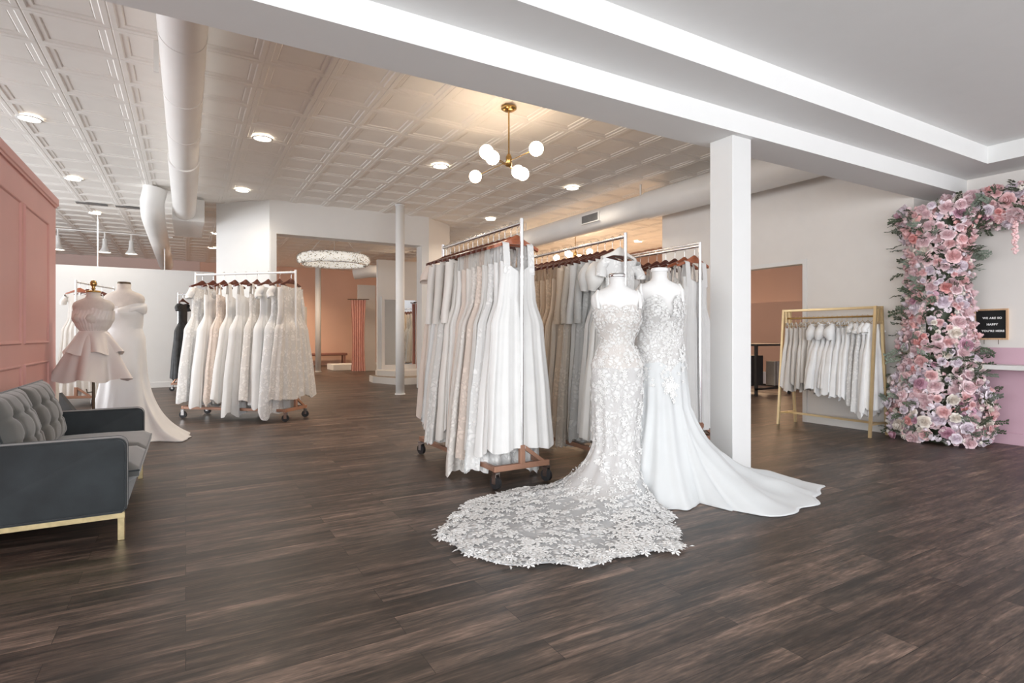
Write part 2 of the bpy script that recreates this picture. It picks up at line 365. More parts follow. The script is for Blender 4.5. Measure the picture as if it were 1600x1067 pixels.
# white facade with the wide opening, splayed ends
def wall_seg(p, q, z0, z1, t=0.12):
    d = Vector((q[0]-p[0], q[1]-p[1], 0)); n = Vector((-d.y, d.x, 0)).normalized()*t
    a = Vector((p[0], p[1], z0)); b_ = Vector((q[0], q[1], z0)); up = Vector((0, 0, z1-z0))
    vs = [a, b_, b_+n, a+n]; vs += [x+up for x in vs]
    return vs, [(0,3,2,1),(4,5,6,7),(0,1,5,4),(1,2,6,5),(2,3,7,6),(3,0,4,7)]
fa = MB()
fa.add(*wall_seg((0.54, 12.9), (1.43, 12.0), 0, HC)); fa.add(*wall_seg((1.43, 12.0), (1.56, 12.0), 0, HC, 0.3))
fa.add(*wall_seg((1.56, 12.0), (4.6, 12.0), 3.22, HC, 0.3)); fa.add(*wall_seg((4.6, 12.0), (4.78, 12.0), 0, HC, 0.3)); fa.add(*wall_seg((4.78, 12.0), (5.56, 12.6), 0, HC))
struct(fa.build('wall_back_partition', M['trim_white']))
ft = MB(); ft.box(1.45, 1.56, 11.985, 12.0, 0, 3.3); ft.box(4.6, 4.71, 11.985, 12.0, 0, 3.3); ft.box(1.56, 4.6, 11.985, 12.0, 3.22, 3.3)
struct(ft.build('trim_5', M['trim_white']))
struct(MB().box(4.56, 4.8, 11.96, 12.0, 0, 0.13).build('baseboard_back', M['trim_white']))
# low white partition on the left with blush wall band seen above it
struct(MB().box(-5.5, 0.6, 15.3, 15.42, 0, 2.72).build('wall_low_partition', M['trim_white']))
struct(MB().box(-5.5, 0.6, 15.285, 15.3, 0, 0.12).build('baseboard_partition', M['trim_white']))
struct(MB().box(-8, 0.45, 23.38, 23.4, 0, HC).build('wall_back_band', M['pinkband']))
struct(MB().box(6.6, 8.6, 16.4, 16.6, 0, 3.75).build('wall_block', M['trim_white']))
# alcove wall that holds the mirror
al = MB().box(4.38, 7.4, 14.6, 14.72, 0, 3.2)
struct(al.build('wall_mirror', M['trim_white']))
struct(MB().box(5.0, 5.6, 18.9, 19.0, 0, 2.9).build('wall_fitting_room', M['trim_white']))

# columns
sqc = thing('square_column', 'square white column standing under the beam, gown train at its foot', 'column', (3.955, 3.165, 0))
MB().rbox(-0.115, 0.115, -0.115, 0.115, 0, ZS, 0.004).build('shaft', M['column'], sqc)
MB().rbox(-0.125, 0.125, -0.125, 0.125, 0, 0.1, 0.004).build('plinth', M['column'], sqc)
for (x, y, lab) in ((3.78, 11.06, 'slim round white column standing before the wide opening'), (3.77, 19.2, 'slim round white column beyond the opening, below the ring chandelier')):
    c = thing('round_column', lab, 'column', (x, y, 0))
    smooth(MB().lathe([(0.09, 0), (0.09, HC-0.04)], n=32).build('shaft', M['round_column'], c)); MB().lathe([(0.105, 0), (0.105, 0.02)], n=32).build('floor_plate', M['column'], c)
    MB().lathe([(0.105, 0), (0.105, 0.02)], (0, 0, HC-0.055), n=32).build('ceiling_plate', M['column'], c)

# ducts
dl = thing('air_duct', 'white round duct under the tin ceiling, left side, running away', 'duct', (-0.02, 3.4, 3.6))
autosmooth(MB().tube([(0, 0, 0), (0, 5.4, 0)], 0.172, 32).build('pipe', M['duct'], dl)); autosmooth(MB().tube([(0, 5.4, 0), (0, 9.3, 0)], 0.19, 32).build('pipe', M['duct'], dl))
for y in (0.5, 1.75, 3.0, 4.2): autosmooth(MB().tube([(0, y, 0), (0, y+0.02, 0)], 0.176, 32).build('collar', M['duct'], dl))
MB().rbox(-0.2, 0.34, 9.1, 11.1, -0.20, 0.24, 0.01).build('trunk_box', M['duct'], dl)
el = MB().tube([(-0.45, 8.6, 0.25), (-0.5, 8.6, 0.0), (-0.5, 8.75, -0.13), (-0.5, 9.0, -0.2), (-0.5, 9.5, -0.22), (-0.5, 17.0, -0.22)], 0.19, 24)
autosmooth(el.build('elbow_pipe', M['duct'], dl), 50)
for y in (0.3, 2.6): MB().box(-0.23, -0.19, y, y+0.03, -0.02, 0.26).build('hanger_strap', M['duct'], dl)
dr = thing('air_duct', 'white round duct along the right wall below the tin ceiling', 'duct', (7.0, VB+0.02, 3.47))
autosmooth(MB().tube([(0, 0, 0), (0, 3.9, 0)], 0.235, 32).build('sleeve_pipe', M['duct'], dr)); autosmooth(MB().tube([(0, 3.9, 0), (0, 17, 0)], 0.215, 32).build('pipe', M['duct'], dr))
vg = MB().box(-0.235, -0.20, 5.0, 5.55, -0.09, 0.09).build('vent_frame', M['duct'], dr)
g = MB().box(-0.240, -0.236, 5.03, 5.52, -0.07, 0.07); g.build('grille', M['vent'], vg)
for y in (1.5, 4.1, 8.0): MB().box(-0.01, 0.01, y, y+0.03, 0.2, 0.42).build('hanger_strap', M['duct'], dr)
d3 = thing('air_duct', 'short white round duct high beyond the opening, right of ring chandelier', 'duct', (4.7, 18.2, 3.2))
autosmooth(MB().tube([(0, 0, 0), (0.4, -0.25, 0.06), (1.9, -1.0, 0.06)], 0.2, 24).build('pipe', M['duct'], d3), 50)
MB().tube([(0.12, -0.1, 0.1), (0.12, -0.1, 0.68)], 0.08, 16).build('drop_pipe', M['duct'], d3)

# recessed lights
RL = [(-1.66, 8.95, 'nearest of the left row, above the pink wall'), (-1.66, 12.03, 'second of the left row, beyond the pink wall'), (-1.71, 15.15, 'small far one near the grey ceiling slots'),
      (0.9, 8.27, 'between left duct and brass chandelier'), (0.9, 11.42, 'just before the white facade, left of it'), (3.47, 8.23, 'left of the brass chandelier globes'),
      (6.05, 8.25, 'right of the brass chandelier, near the right duct'), (6.05, 11.4, 'above the centre gown rack, near white facade'), (0.71, 19.4, 'far back beside the facade left edge'), (11.1, 12.0, 'far right beyond the end of right wall'),
      (0.7, 16.6, 'small far one beside facade, higher of two')]
for u, v, w in RL:
    t = thing('recessed_light', 'round recessed ceiling light, ' + w, 'ceiling light', (u, v, HC-0.024), 0, 'recessed lights in the tin ceiling')
    MB().lathe([(0.125, 0.0), (0.135, -0.008), (0.112, -0.014), (0.108, -0.004)], n=28, caps=False).build('trim_ring', M['trim_white'], t)
    MB().disc((0, 0, -0.006), 0.112, 28, True).build('lens', M['lamp'], t)
    spot((u, v, HC-0.08), 30 if 0 < u < 1.5 and 11 < v < 12 else 85)
# added warm fill spots, no fixtures, to brighten the rooms further back
for (x, y, p) in ((10.0, 8.0, 55), (10.0, 16.0, 170), (2.9, 17.0, 210), (2.6, 21.5, 330), (7.6, 12.5, 90), (-3.5, 20.5, 70), (5.6, 17.0, 50), (11.3, 5.5, 10)):
    spot((x, y, HC-0.08), p, (1.0, 0.74, 0.50))
for y in (14.05,):
    for x0, w in ((-1.9, 'left'), (-1.25, 'right')):
        o = MB().box(x0, x0+0.52, y, y+0.16, HC-0.034, HC-0.026).build('ceiling_slot', M['vent']); tag(o, 'narrow grey ceiling slot above low partition, %s one of the pair' % w, 'ceiling vent', 'ceiling slots')

# track rail with lamp heads
tr = thing('track_rail', 'long white ceiling track rail above the low white partition', 'track light', (-4.5, 17.6, HC-0.05))
MB().box(0, 4.2, -0.02, 0.02, -0.03, 0.0).build('rail', M['trim_white'], tr)
for x, lab in ((-2.72, 'left one'), (-1.78, 'middle one'), (-1.22, 'right one beside the duct elbow')):
    h = thing('track_lamp', 'white bell lamp head hanging from the ceiling track, ' + lab, 'lamp', (x, 17.6, HC-0.08), 0, 'lamp heads on the ceiling track')
    MB().lathe([(0.02, -0.18), (0.02, 0.0)], n=10).build('stem', M['trim_white'], h)
    smooth(MB().lathe([(0.05, -0.15), (0.055, -0.3), (0.07, -0.4), (0.13, -0.48), (0.14, -0.5)], n=20, caps=False).build('shade', M['trim_white'], h))
    MB().disc((0, 0, -0.49), 0.12, 20, True).build('lens', M['lamp'], h)

# hanging wires onto the low partition
for x, lab in ((-3.0, 'leftmost of three'), (-1.68, 'above the bridal forms'), (-0.42, 'rightmost, above the low partition')):
    o = MB().tube([(x, 15.36, 2.72), (x, 15.36, HC-0.03)], 0.012, 6).build('support_rod', M['whitemetal']); tag(o, 'thin white rod from ceiling to low partition, ' + lab, 'rod', 'support rods')

# brass globe chandeliers
def chandelier(loc, lab, drop=0.66):
    t = thing('globe_chandelier', lab, 'chandelier', loc, -YAW)
    smooth(MB().lathe([(0.02, -0.045), (0.06, -0.04), (0.09, -0.02), (0.09, 0)], n=28).build('canopy', M['brass'], t))
    MB().tube([(0, 0, -0.04), (0, 0, -drop+0.1)], 0.009, 12).build('stem', M['brass'], t)
    smooth(MB().lathe([(0.018, -drop-0.03), (0.035, -drop-0.025), (0.035, -drop+0.08), (0.015, -drop+0.12)], n=20).build('hub', M['brass'], t))
    for (ax, ay), (bx, by), z in (((0.30, -0.45), (-0.43, 0.62), -drop+0.03), ((-0.24, -0.43), (0.17, 0.40), -drop), ((-0.18, -0.30), (0.11, 0.24), -drop-0.02)):
        arm = MB().tube([(ax, ay, z), (bx, by, z)], 0.006, 8).build('arm', M['brass'], t)
        for x, y in ((ax, ay), (bx, by)):
            smooth(MB().lathe([(0.016, -0.005), (0.028, 0.02)], (x, y, z), 14).build('socket', M['brass'], arm))
            smooth(MB().ball((x, y, z+0.0), 0.078, 24, 14).build('globe', M['globe'], arm))
    return t
chandelier((3.255, 5.684, HC-0.036), 'brass chandelier with six glowing white globes, nearest and largest')
chandelier((8.6, 11.6, HC-0.036), 'small far globe chandelier seen between the rolling racks', 0.62)

# ring chandelier beyond the opening
def ring_chandelier():
    d = 13.3; x = (522-800)/879*d
    u = sin(YAW)*d + cos(YAW)*x; v = cos(YAW)*d - sin(YAW)*x
    t = thing('ring_chandelier', 'large glowing crystal ring chandelier hanging beyond the wide opening', 'chandelier', (u, v, 2.98))
    R = 0.74; b = MB()
    rings = []
    for i in range(96):
        a = 2*pi*i/96; rings.append([((R+0.075*cos(2*pi*k/14))*cos(a), (R+0.075*cos(2*pi*k/14))*sin(a), 0.10*sin(2*pi*k/14)) for k in range(14)])
    rings.append(rings[0]); b.loft(rings, True)
    smooth(b.build('glow_ring', M['crystal_glow'], t))
    rnd = random.Random(3); c = MB()
    for i in range(1700):
        a = rnd.random()*2*pi; ph = rnd.random()*2*pi; r = R+0.09*cos(ph)
        p = Vector((r*cos(a), r*sin(a), 0.115*sin(ph))); s = rnd.uniform(0.006, 0.014)
        c.add([p+Vector((s,0,0)), p-Vector((s,0,0)), p+Vector((0,s,0)), p-Vector((0,s,0)), p+Vector((0,0,s*1.3)), p-Vector((0,0,s*1.3))],
              [(0,2,4),(2,1,4),(1,3,4),(3,0,4),(2,0,5),(1,2,5),(3,1,5),(0,3,5)])
    o = c.build('crystals', plain('crystal', (0.62, 0.61, 0.58), 0.08, 0.8, var=0.1), t); o['kind'] = 'stuff'
    for z in (-0.115, 0.115): smooth(MB().loft([[((R+dr)*cos(2*pi*k/96), (R+dr)*sin(2*pi*k/96), z+dz) for k in range(97)] for dr, dz in ((-0.012,-0.01),(0.012,-0.01),(0.012,0.01),(-0.012,0.01),(-0.012,-0.01))], False).build('band', M['chrome'], t))
    for a in (0.3, 2.4, 4.5):
        MB().tube([(R*cos(a), R*sin(a), 0.1), (0, 0, 0.85)], 0.004, 6).build('wire', M['whitemetal'], t)
    MB().lathe([(0.08, 0.84), (0.08, 0.875)], n=20).build('canopy', M['chrome'], t)
ring_chandelier()

# ------------------------------------------------------------------ back room furniture
mt = thing('wall_mirror_panel', 'tall mirror in a white frame above the stepped platform', 'mirror', (5.0, 14.6, 0.0))
MB().box(-0.45, 0.42, -0.035, -0.005, 0.42, 2.15).build('glass', M['mirror'], mt)
fb = MB(); fb.box(-0.53, -0.45, -0.06, 0, 0.3, 2.23); fb.box(0.42, 0.50, -0.06, 0, 0.3, 2.23); fb.box(-0.45, 0.42, -0.06, 0, 2.15, 2.23); fb.box(-0.45, 0.42, -0.06, 0, 0.3, 0.42)
fb.build('frame', M['trim_white'], mt)
pf = thing('platform', 'low white two-step platform before the tall mirror', 'platform', (4.95, 13.9, 0))
def poly_prism(pts, z0, z1):
    n = len(pts); return MB().add([(x, y, z0) for x, y in pts]+[(x, y, z1) for x, y in pts], [tuple(range(n))[::-1], tuple(range(n, 2*n))]+[(i, (i+1)%n, n+(i+1)%n, n+i) for i in range(n)])
P0 = [(-0.8, 0.68), (-0.85, 0.2), (-0.5, -0.75), (0.9, -0.75), (1.0, 0.68)]
poly_prism(P0, 0, 0.16).build('lower_step', M['trim_white'], pf)
poly_prism([(x*0.97, y*0.97) for x, y in P0], 0.16, 0.165).build('carpet_top', plain('taupe_carpet', (0.30, 0.26, 0.22), 0.9, var=0.1, bump=0.3), pf)
poly_prism([(x*0.8, lerp(0.68, y, 0.6)) for x, y in P0], 0.165, 0.30).build('upper_step', M['trim_white'], pf)
def curtain(loc, w, h, rz, lab):
    n = 60; top = []; bot = []
    prof = lambda k, z: (lerp(-w/2, w/2, k/n)*(1-0.35*sin(pi*min(1, (h-z)/h)*0.9)*0.6), 0.035*sin(k/n*2*pi*6)+0.01*sin(k*1.7), z)
    rings = [[prof(k, h*i/12) for k in range(n+1)] for i in range(13)]
    t = thing('curtain', lab, 'curtain', loc, rz)
    smooth(MB().loft(rings, False).build('drape', M['curtain'], t))
    MB().tube([(-w*0.7, 0, h+0.02), (w*0.7, 0, h+0.02)], 0.012, 8).build('rod', M['darkmetal'], t)
curtain((4.93, 18.6, 0.02), 0.5, 2.35, -0.5, 'dusty pink curtain at the fitting room left of the mirror')
curtain((5.5, 14.35, 0.32), 0.3, 1.75, -0.5, 'dusty pink curtain at the right edge of the mirror alcove')
bn = thing('bench', 'long dark rose bench along the peach back wall', 'bench', (4.7, 23.0, 0))
MB().rbox(-0.9, 0.9, -0.25, 0.25, 0.40, 0.50, 0.02).build('seat', M['bench'], bn)
for x in (-0.8, 0.8):
    for y in (-0.2, 0.2): MB().box(x-0.03, x+0.03, y-0.03, y+0.03, 0, 0.4).build('leg', M['bench'], bn)
MB().rbox(4.35, 6.2, 19.6, 20.6, 0, 0.2, 0.01).build('dais', M['trim_white']); tag(bpy.data.objects['dais'], 'low plain white dais beside the long bench', 'platform')
cb = thing('cabinet', 'narrow white open cabinet standing against the peach back wall', 'cabinet', (3.05, 18.6, 0), -YAW)
for x in (-0.22, 0.17): MB().rbox(x, x+0.05, -0.15, 0.15, 0, 2.05, 0.004).build('side_panel', M['trim_white'], cb)
MB().rbox(-0.22, 0.22, -0.15, 0.15, 2.05, 2.1, 0.004).build('top', M['trim_white'], cb)
MB().box(-0.17, 0.17, 0.13, 0.15, 0, 2.05).build('back_panel', M['trim_white'], cb)
for k in range(9): MB().box(-0.17, 0.17, -0.14, 0.13, 0.1+k*0.21, 0.12+k*0.21).build('shelf', M['trim_white'], cb)

# counter table in the room behind the doorway
bt = thing('counter_table', 'tall black counter table seen through the doorway', 'table', (10.4, 7.55, 0), 0)
MB().rbox(-0.75, 0.42, -0.45, 0.9, 0.99, 1.03, 0.004).build('table_top', M['black'], bt)
for x in (-0.7, 0.35):
    for y in (-0.4, 0.85): MB().box(x, x+0.05, y, y+0.05, 0, 0.99).build('leg', M['black'], bt)
MB().box(-0.7, 0.4, -0.4, -0.36, 0.12, 0.16).box(0.36, 0.4, -0.4, 0.9, 0.12, 0.16).build('stretcher', M['black'], bt)
cbn = thing('storage_bin', 'black storage bin under the tall counter table', 'bin', (10.2, 7.75, 0.165), 0)
MB().rbox(-0.3, 0.2, -0.25, 0.3, 0.0, 0.62, 0.01).build('body', M['black'], cbn)
for k in range(4):
    o = MB().rbox(0, 0.03, 0, 0.2, 0, 0.5, 0.003).build('folder', plain('folder_%d' % k, [(0.5,0.45,0.38),(0.25,0.2,0.17),(0.55,0.5,0.46),(0.3,0.24,0.2)][k], 0.6, var=0.1)); o.location = (10.48+k*0.05, 7.3, 0.165)
    tag(o, '%s folder standing under the tall counter table, %s from the left' % (['tan', 'brown', 'beige', 'dark tan'][k], ORD[k]), 'folder', 'folders under the counter')
MB().box(9.5, 12.48, 8.9, 9.0, 0, 0.3).build('plinth_block', M['trim_white']); tag(bpy.data.objects['plinth_block'], 'low white plinth behind the black counter table', 'plinth')

# ------------------------------------------------------------------ sofa
def sofa():
    t = thing('sofa', 'grey velvet two-seat sofa with tufted back and brass legs', 'sofa', (-0.72, 4.835, 0), 0)
    # local: front +x, width along y
    x0, x1 = -0.42, 0.42; y0, y1 = -0.835, 0.835
    def arm(ya, yb):
        b = MB(); r = 0.045; pts = []
        prof = [(x0, 0.165), (x1-0.02, 0.165), (x1, 0.185), (x1, 0.60-r)]
        for k in range(7): a = pi/2*k/6; prof.append((x1-r+r*cos(a), 0.60-r+r*sin(a)))
        prof.append((x0, 0.60)); n = len(prof)
        c = 0.012; ins = lambda q, w: (q[0]+(w if q[0] < 0 else -w), q[1]+(w if q[1] < 0.3 else -w))
        rings = [[(*[ins(q, c)[0]], ya, ins(q, c)[1]) for q in prof], [(q[0], ya+c, q[1]) for q in prof], [(q[0], yb-c, q[1]) for q in prof], [(ins(q, c)[0], yb, ins(q, c)[1]) for q in prof]]
        b.loft(rings, True, True, True); o = b.build('arm', M['velvet'], t); autosmooth(o, 40)
        for yy in (ya+0.004, yb-0.004):
            autosmooth(MB().tube([(q[0]-0.004 if q[0] > 0 else q[0], yy, q[1]-0.004 if q[1] > 0.3 else q[1]) for q in prof], 0.0065, 8).build('piping', M['velvet'], o), 60)
        return o
    arm(y0, y0+0.10); arm(y1-0.10, y1)
    MB().rbox(x0, x0+0.12, y0+0.1, y1-0.1, 0.165, 0.60, 0.015).build('back_frame', M['velvet'], t)
    MB().rbox(x0+0.1, x1-0.005, y0+0.1, y1-0.1, 0.165, 0.30, 0.01).build('seat_base', M['velvet'], t)
    # seat cushions
    for s in (0, 1):
        ya = lerp(y0+0.1, 0, s)+0.004; yb = lerp(0, y1-0.1, s)-0.004; n = 14; xs0, xs1 = x0+0.16, x1+0.055
        def surf(z0, sgn):
            g = []
            for i in range(n+1):
                row = []
                for j in range(n+1):
                    a = i/n; c = j/n; e = min(a, 1-a, c, 1-c); h = (1-(1-min(1, e*9))**2)
                    row.append((lerp(xs0, xs1, a), lerp(ya, yb, c), z0+sgn*(0.045*h+0.018*sin(pi*a)*sin(pi*c))))
                g.append(row)
            return g
        b = MB(); b.loft(surf(0.38, 1), False); b.loft(surf(0.345, -1)[::-1], False)
        edge = []
        for z in (0.345, 0.38):
            e = [(lerp(xs0, xs1, i/n), ya, z) for i in range(n)]+[(xs1, lerp(ya, yb, i/n), z) for i in range(n)]+[(lerp(xs1, xs0, i/n), yb, z) for i in range(n)]+[(xs0, lerp(yb, ya, i/n), z) for i in range(n)]
            edge.append(e)
        b.loft(edge, True); o = b.build('seat_cushion', M['velvet_seat'], t); autosmooth(o, 60)
        MB().tube(edge[1]+[edge[1][0]], 0.006, 6).build('piping', M['velvet'], o)
    # tufted back cushions, leaning
    for s in (0, 1):
        ya = lerp(y0+0.1, 0, s)+0.006; yb = lerp(0, y1-0.1, s)-0.006; n = 44; m = 40
        tufts = [((i+0.5)/4 if j % 1 == 0 else i/4, (j+0.7)/3.4) for i in range(4) for j in range(3)]
        def bump(a, c):
            e = min(a, 1-a, c, 1-c); h = 1-(1-min(1, e*8))**2
            q = 0.045*h + 0.05*sin(pi*a)*sin(pi*c)
            A_, C_ = a*4, c*3; da = abs(A_-round(A_))/4*0.72; dc_ = abs(C_-round(C_))/3*0.46
            ia = 0 < round(A_) < 4; ic = 0 < round(C_) < 3
            if ia: q -= 0.010*exp(-(da/0.012)**2)
            if ic: q -= 0.010*exp(-(dc_/0.012)**2)
            if ia and ic: q -= 0.026*exp(-(da*da+dc_*dc_)/0.0009)
            return q
        def P(a, c, q):
            y = lerp(ya, yb, a); l = c*0.45; tilt = 0.30
            return (x0+0.30 - l*sin(tilt) + q*cos(tilt), y, 0.42 + l*cos(tilt) + q*sin(tilt))
        b = MB(); b.loft([[P(i/n, j/m, 0.015+bump(i/n, j/m)) for i in range(n+1)] for j in range(m+1)], False)
        b.loft([[P(i/n, j/m, -0.015-0.6*max(0, bump(i/n, j/m)) if False else -0.05-0.03*sin(pi*i/n)*sin(pi*j/m)) for i in range(n+1)] for j in range(m+1)][::-1], False)
        def rim(q): return [P(i/n, 0, q) for i in range(n)]+[P(1, j/m, q) for j in range(m)]+[P(1-i/n, 1, q) for i in range(n)]+[P(0, 1-j/m, q) for j in range(m)]
        b.loft([rim(-0.05), rim(0.015)], True); o = b.build('back_cushion', M['velvet_seat'], t); autosmooth(o, 60)
        MB().tube(rim(0.017)+[rim(0.017)[0]], 0.006, 6).build('piping', M['velvet'], o)
    # brass frame
    fr = MB()
    for y in (y0+0.005, y1-0.035): fr.box(x0+0.01, x1-0.01, y, y+0.03, 0.13, 0.163)
    for x in (x0+0.01, x1-0.08): fr.box(x, x+0.03, y0+0.035, y1-0.035, 0.13, 0.163)
    fr.build('base_frame', M['sofabrass'], t)
    for x in (x0+0.01, x1-0.045):
        for y in (y0+0.005, y1-0.035): MB().rbox(x, x+0.035, y-0.002, y+0.033, 0, 0.13, 0.002).build('leg', M['sofabrass'], t)
sofa()
ea = thing('sign_board', 'black leaning board on the floor between pink wall and forms', 'board', (-1.12, 8.0, 0), -0.2)
MB().add([(-0.12,0,0),(0.25,0.0,0),(-0.12,0.02,0.55),(-0.12,0.12,0),(0.25,0.1,0),(-0.12,0.1,0.55)], [(0,1,2),(3,5,4),(0,3,4,1),(1,4,5,2),(2,5,3,0)]).build('panel', M['black'], ea)

# ------------------------------------------------------------------ dress forms
def torso(t, H, mat, s=1.0, bottom=0.82, cap=True, vs=1.0):
    prof = [(0.0,.060,.058,0),(.05,.056,.056,0),(.075,.070,.062,0),(.095,.115,.070,0),(.115,.16,.078,.0),(.145,.188,.086,0),(.18,.196,.092,0),(.21,.190,.096,0),(.25,.176,.102,-.005),(.33,.166,.118,-.02),(.38,.152,.112,-.015),(.44,.122,.092,0),(.49,.107,.086,0),(.54,.125,.096,0),(.60,.158,.108,.0),(.68,.186,.122,0),(.76,.188,.122,0),(bottom,.182,.118,0)]
    rings = []
    for d, a, b_, oy in prof:
        ring = []
        for k in range(48):
            th = 2*pi*k/48; x = a*s*cos(th); y = b_*s*sin(th)
            if 0.24 < d < 0.42 and sin(th) < 0: # bust
                y -= 0.035*exp(-((abs(x)-0.075)/0.045)**2)*exp(-((d-0.33)/0.05)**2)
            dz = 0
            if 0.08 < d < 0.2: dz = 0.0
            ring.append((x, y+oy, H-d*vs))
        rings.append(ring)
    o = smooth(MB().loft(rings, True, True, True).build('torso', mat, t))
    return o
def ring_shape(a, b_, th, oy=0): return (a*cos(th), b_*sin(th)+oy)
def worn_gown(name_mats, loc, rz, H, label, body, zk, train, L, cut, nfold, fold, mat, skirtmat, split, appl=None, hemw=0.012, seed=1, s=1.0, back=0.0, zpow=1.0, gp=1.0, trainsplit=None, trainmat=None):
    """bodice and skirt following the form, then flaring out to a floor outline given as (dx, dy) points around the body"""
    t = thing('wedding_gown', label, 'dress', loc, rz)
    rnd = random.Random(seed); NT = 200
    pol = sorted([((atan2(y, x)) % (2*pi), sqrt(x*x+y*y)) for x, y in train])
    pol = [(pol[-1][0]-2*pi, pol[-1][1])] + pol + [(pol[0][0]+2*pi, pol[0][1])]
    def Rout(th):
        th %= 2*pi
        for (a, r), (c, q) in zip(pol, pol[1:]):
            if a <= th <= c:
                f = (th-a)/(c-a) if c > a else 0; f = f*f*(3-2*f)*0.5+f*0.5; return r+(q-r)*f
        return pol[-1][1]
    rings = []
    zs = [z for z in body]
    kz = body[-1]
    nb = 40; ztop = body[0][0]; zend = body[-1][0]
    lerp_b = lambda z, i: pl(-z, [(-q[0], q[i]) for q in body])
    for i in range(nb+1):
        f = i/nb; ring = []
        for k in range(NT):
            th = 2*pi*k/NT; z0 = ztop + cut(th)
            z = z0 + (zend-z0)*f
            a, b_ = lerp_b(z, 1), lerp_b(z, 2); sx = lerp_b(z, 3) if len(body[0]) > 3 else 0
            bust = 0
            x = a*cos(th); y = b_*sin(th)
            if sin(th) < 0: y -= 0.036*s*exp(-((abs(x)-0.075)/0.05)**2)*exp(-((H-z-0.33)/0.055)**2)
            y -= 0.022*exp(-((H-z-0.34)/0.08)**2)
            g = max(0.0, (H-0.72-z)/(H-0.72-zend)); w = fold*g*sin(nfold*th+0.8*sin(3*th))
            ring.append((x*(1+w)+sx, y*(1+w), z))
        rings.append(ring)
    nt = 34; base = rings[-1]
    for i in range(1, nt+1):
        f = i/nt; ring = []
        for k in range(NT):
            th = 2*pi*k/NT; x0, y0, z0 = base[k]; ro = Rout(atan2(sin(th)*body[-1][2], cos(th)*body[-1][1]) if False else th)
            ro *= 1 + 0.018*sin(17*th+1)+0.012*sin(29*th)
            r0 = sqrt((x0)**2+(y0)**2); xo, yo = ro*cos(th), ro*sin(th)
            ff = f**1.15; x = lerp(x0, xo, ff); y = lerp(y0, yo, ff); r = lerp(r0, ro, ff)
            g = lambda q: exp(-(max(0, q-r0)/L)**gp)
            z = z0*((g(r)-g(ro))/(1-g(ro)+1e-6))**zpow if ro > r0+0.01 else z0*(1-f)
            w = fold*((1-f*0.4)*sin(nfold*th+0.8*sin(3*th)+1.5*f)-(1-ff)*sin(nfold*th+0.8*sin(3*th))); x += x/max(r, .01)*w*r0; y += y/max(r, .01)*w*r0
            long = min(1, max(0, (ro-0.5)/0.5))
            z = max(z, 0)+ 0.008 + long*(hemw*(1+sin(9*th+5*f+2*sin(4*th)))*0.5*min(1, 4*(1-f))*min(1, 3*f) + 0.012*(1+sin(23*th+3*sin(5*f)))*0.5*(1-f)**0.5*f)
            ring.append((x, y, z))
        rings.append(ring)
    # hem turned under
    rings.append([(p[0]*0.985, p[1]*0.985, 0.003) for p in rings[-1]])
    cutr = split
    bod = MB().loft(rings[:cutr+1], True); sk = MB().loft(rings[cutr:], True)
    if trainsplit:
        sk = MB().loft(rings[cutr:trainsplit+1], True); smooth(MB().loft(rings[trainsplit:], True).build('train', trainmat, t))
    smooth(bod.build('bodice', mat, t)); smooth(sk.build('skirt', skirtmat, t))
    if appl: appl(t, rings, NT, rnd)
    return t, rings
def flower_flat(b, p, n, s, rnd, pet=6):
    """an embroidered flower lying on the cloth"""
    n = n.normalized(); a = Vector((0, 0, 1)) if abs(n.z) < 0.8 else Vector((1, 0, 0)); e1 = n.cross(a).normalized(); e2 = n.cross(e1)
    r0 = rnd.random()*6.28; vs = [p+n*0.006]; fs = []
    for k in range(pet):
        th = r0+2*pi*k/pet
        d = e1*cos(th)+e2*sin(th); q = e1*cos(th+pi/pet*0.72)+e2*sin(th+pi/pet*0.72); l = e1*cos(th-pi/pet*0.72)+e2*sin(th-pi/pet*0.72)
        ss = s*rnd.uniform(0.8, 1.1); i = len(vs)
        vs += [p+l*ss*0.72+n*0.008, p+d*ss+n*0.004, p+q*ss*0.72+n*0.008]; fs += [(0, i, i+1), (0, i+1, i+2)]
    b.add(vs, fs)
def leafy(b, p, n, s, rnd):
    n = n.normalized(); a = Vector((0, 0, 1)) if abs(n.z) < 0.8 else Vector((1, 0, 0)); e1 = n.cross(a).normalized(); e2 = n.cross(e1)
    r0 = rnd.random()*6.28; d = e1*cos(r0)+e2*sin(r0); q = n.cross(d)
    for k in range(3):
        c = p + d*s*k*0.8; sg = (-1)**k
        dd = (d*0.7+q*sg*0.7)
        b.add([c+n*.004, c+dd*s*0.5+q*s*0.22+n*.007, c+dd*s*1.1+n*.004, c+dd*s*0.5-q*s*0.22+n*.007], [(0,1,2,3)])
def ring_normal(rings, i, k, NT):
    a = Vector(rings[i][(k+1) % NT])-Vector(rings[i][k-1]); j = min(i+1, len(rings)-1); b_ = Vector(rings[j][k])-Vector(rings[max(i-1, 0)][k])
    n = a.cross(b_)
    if n.length < 1e-9: return Vector((0, 0, 1))
    n.normalize(); c = Vector(rings[i][k])
    if n.z < 0 and abs(n.z) > 0.5: n = -n
    elif abs(n.z) <= 0.5 and (n.x*c.x+n.y*c.y) < 0: n = -n
    return n

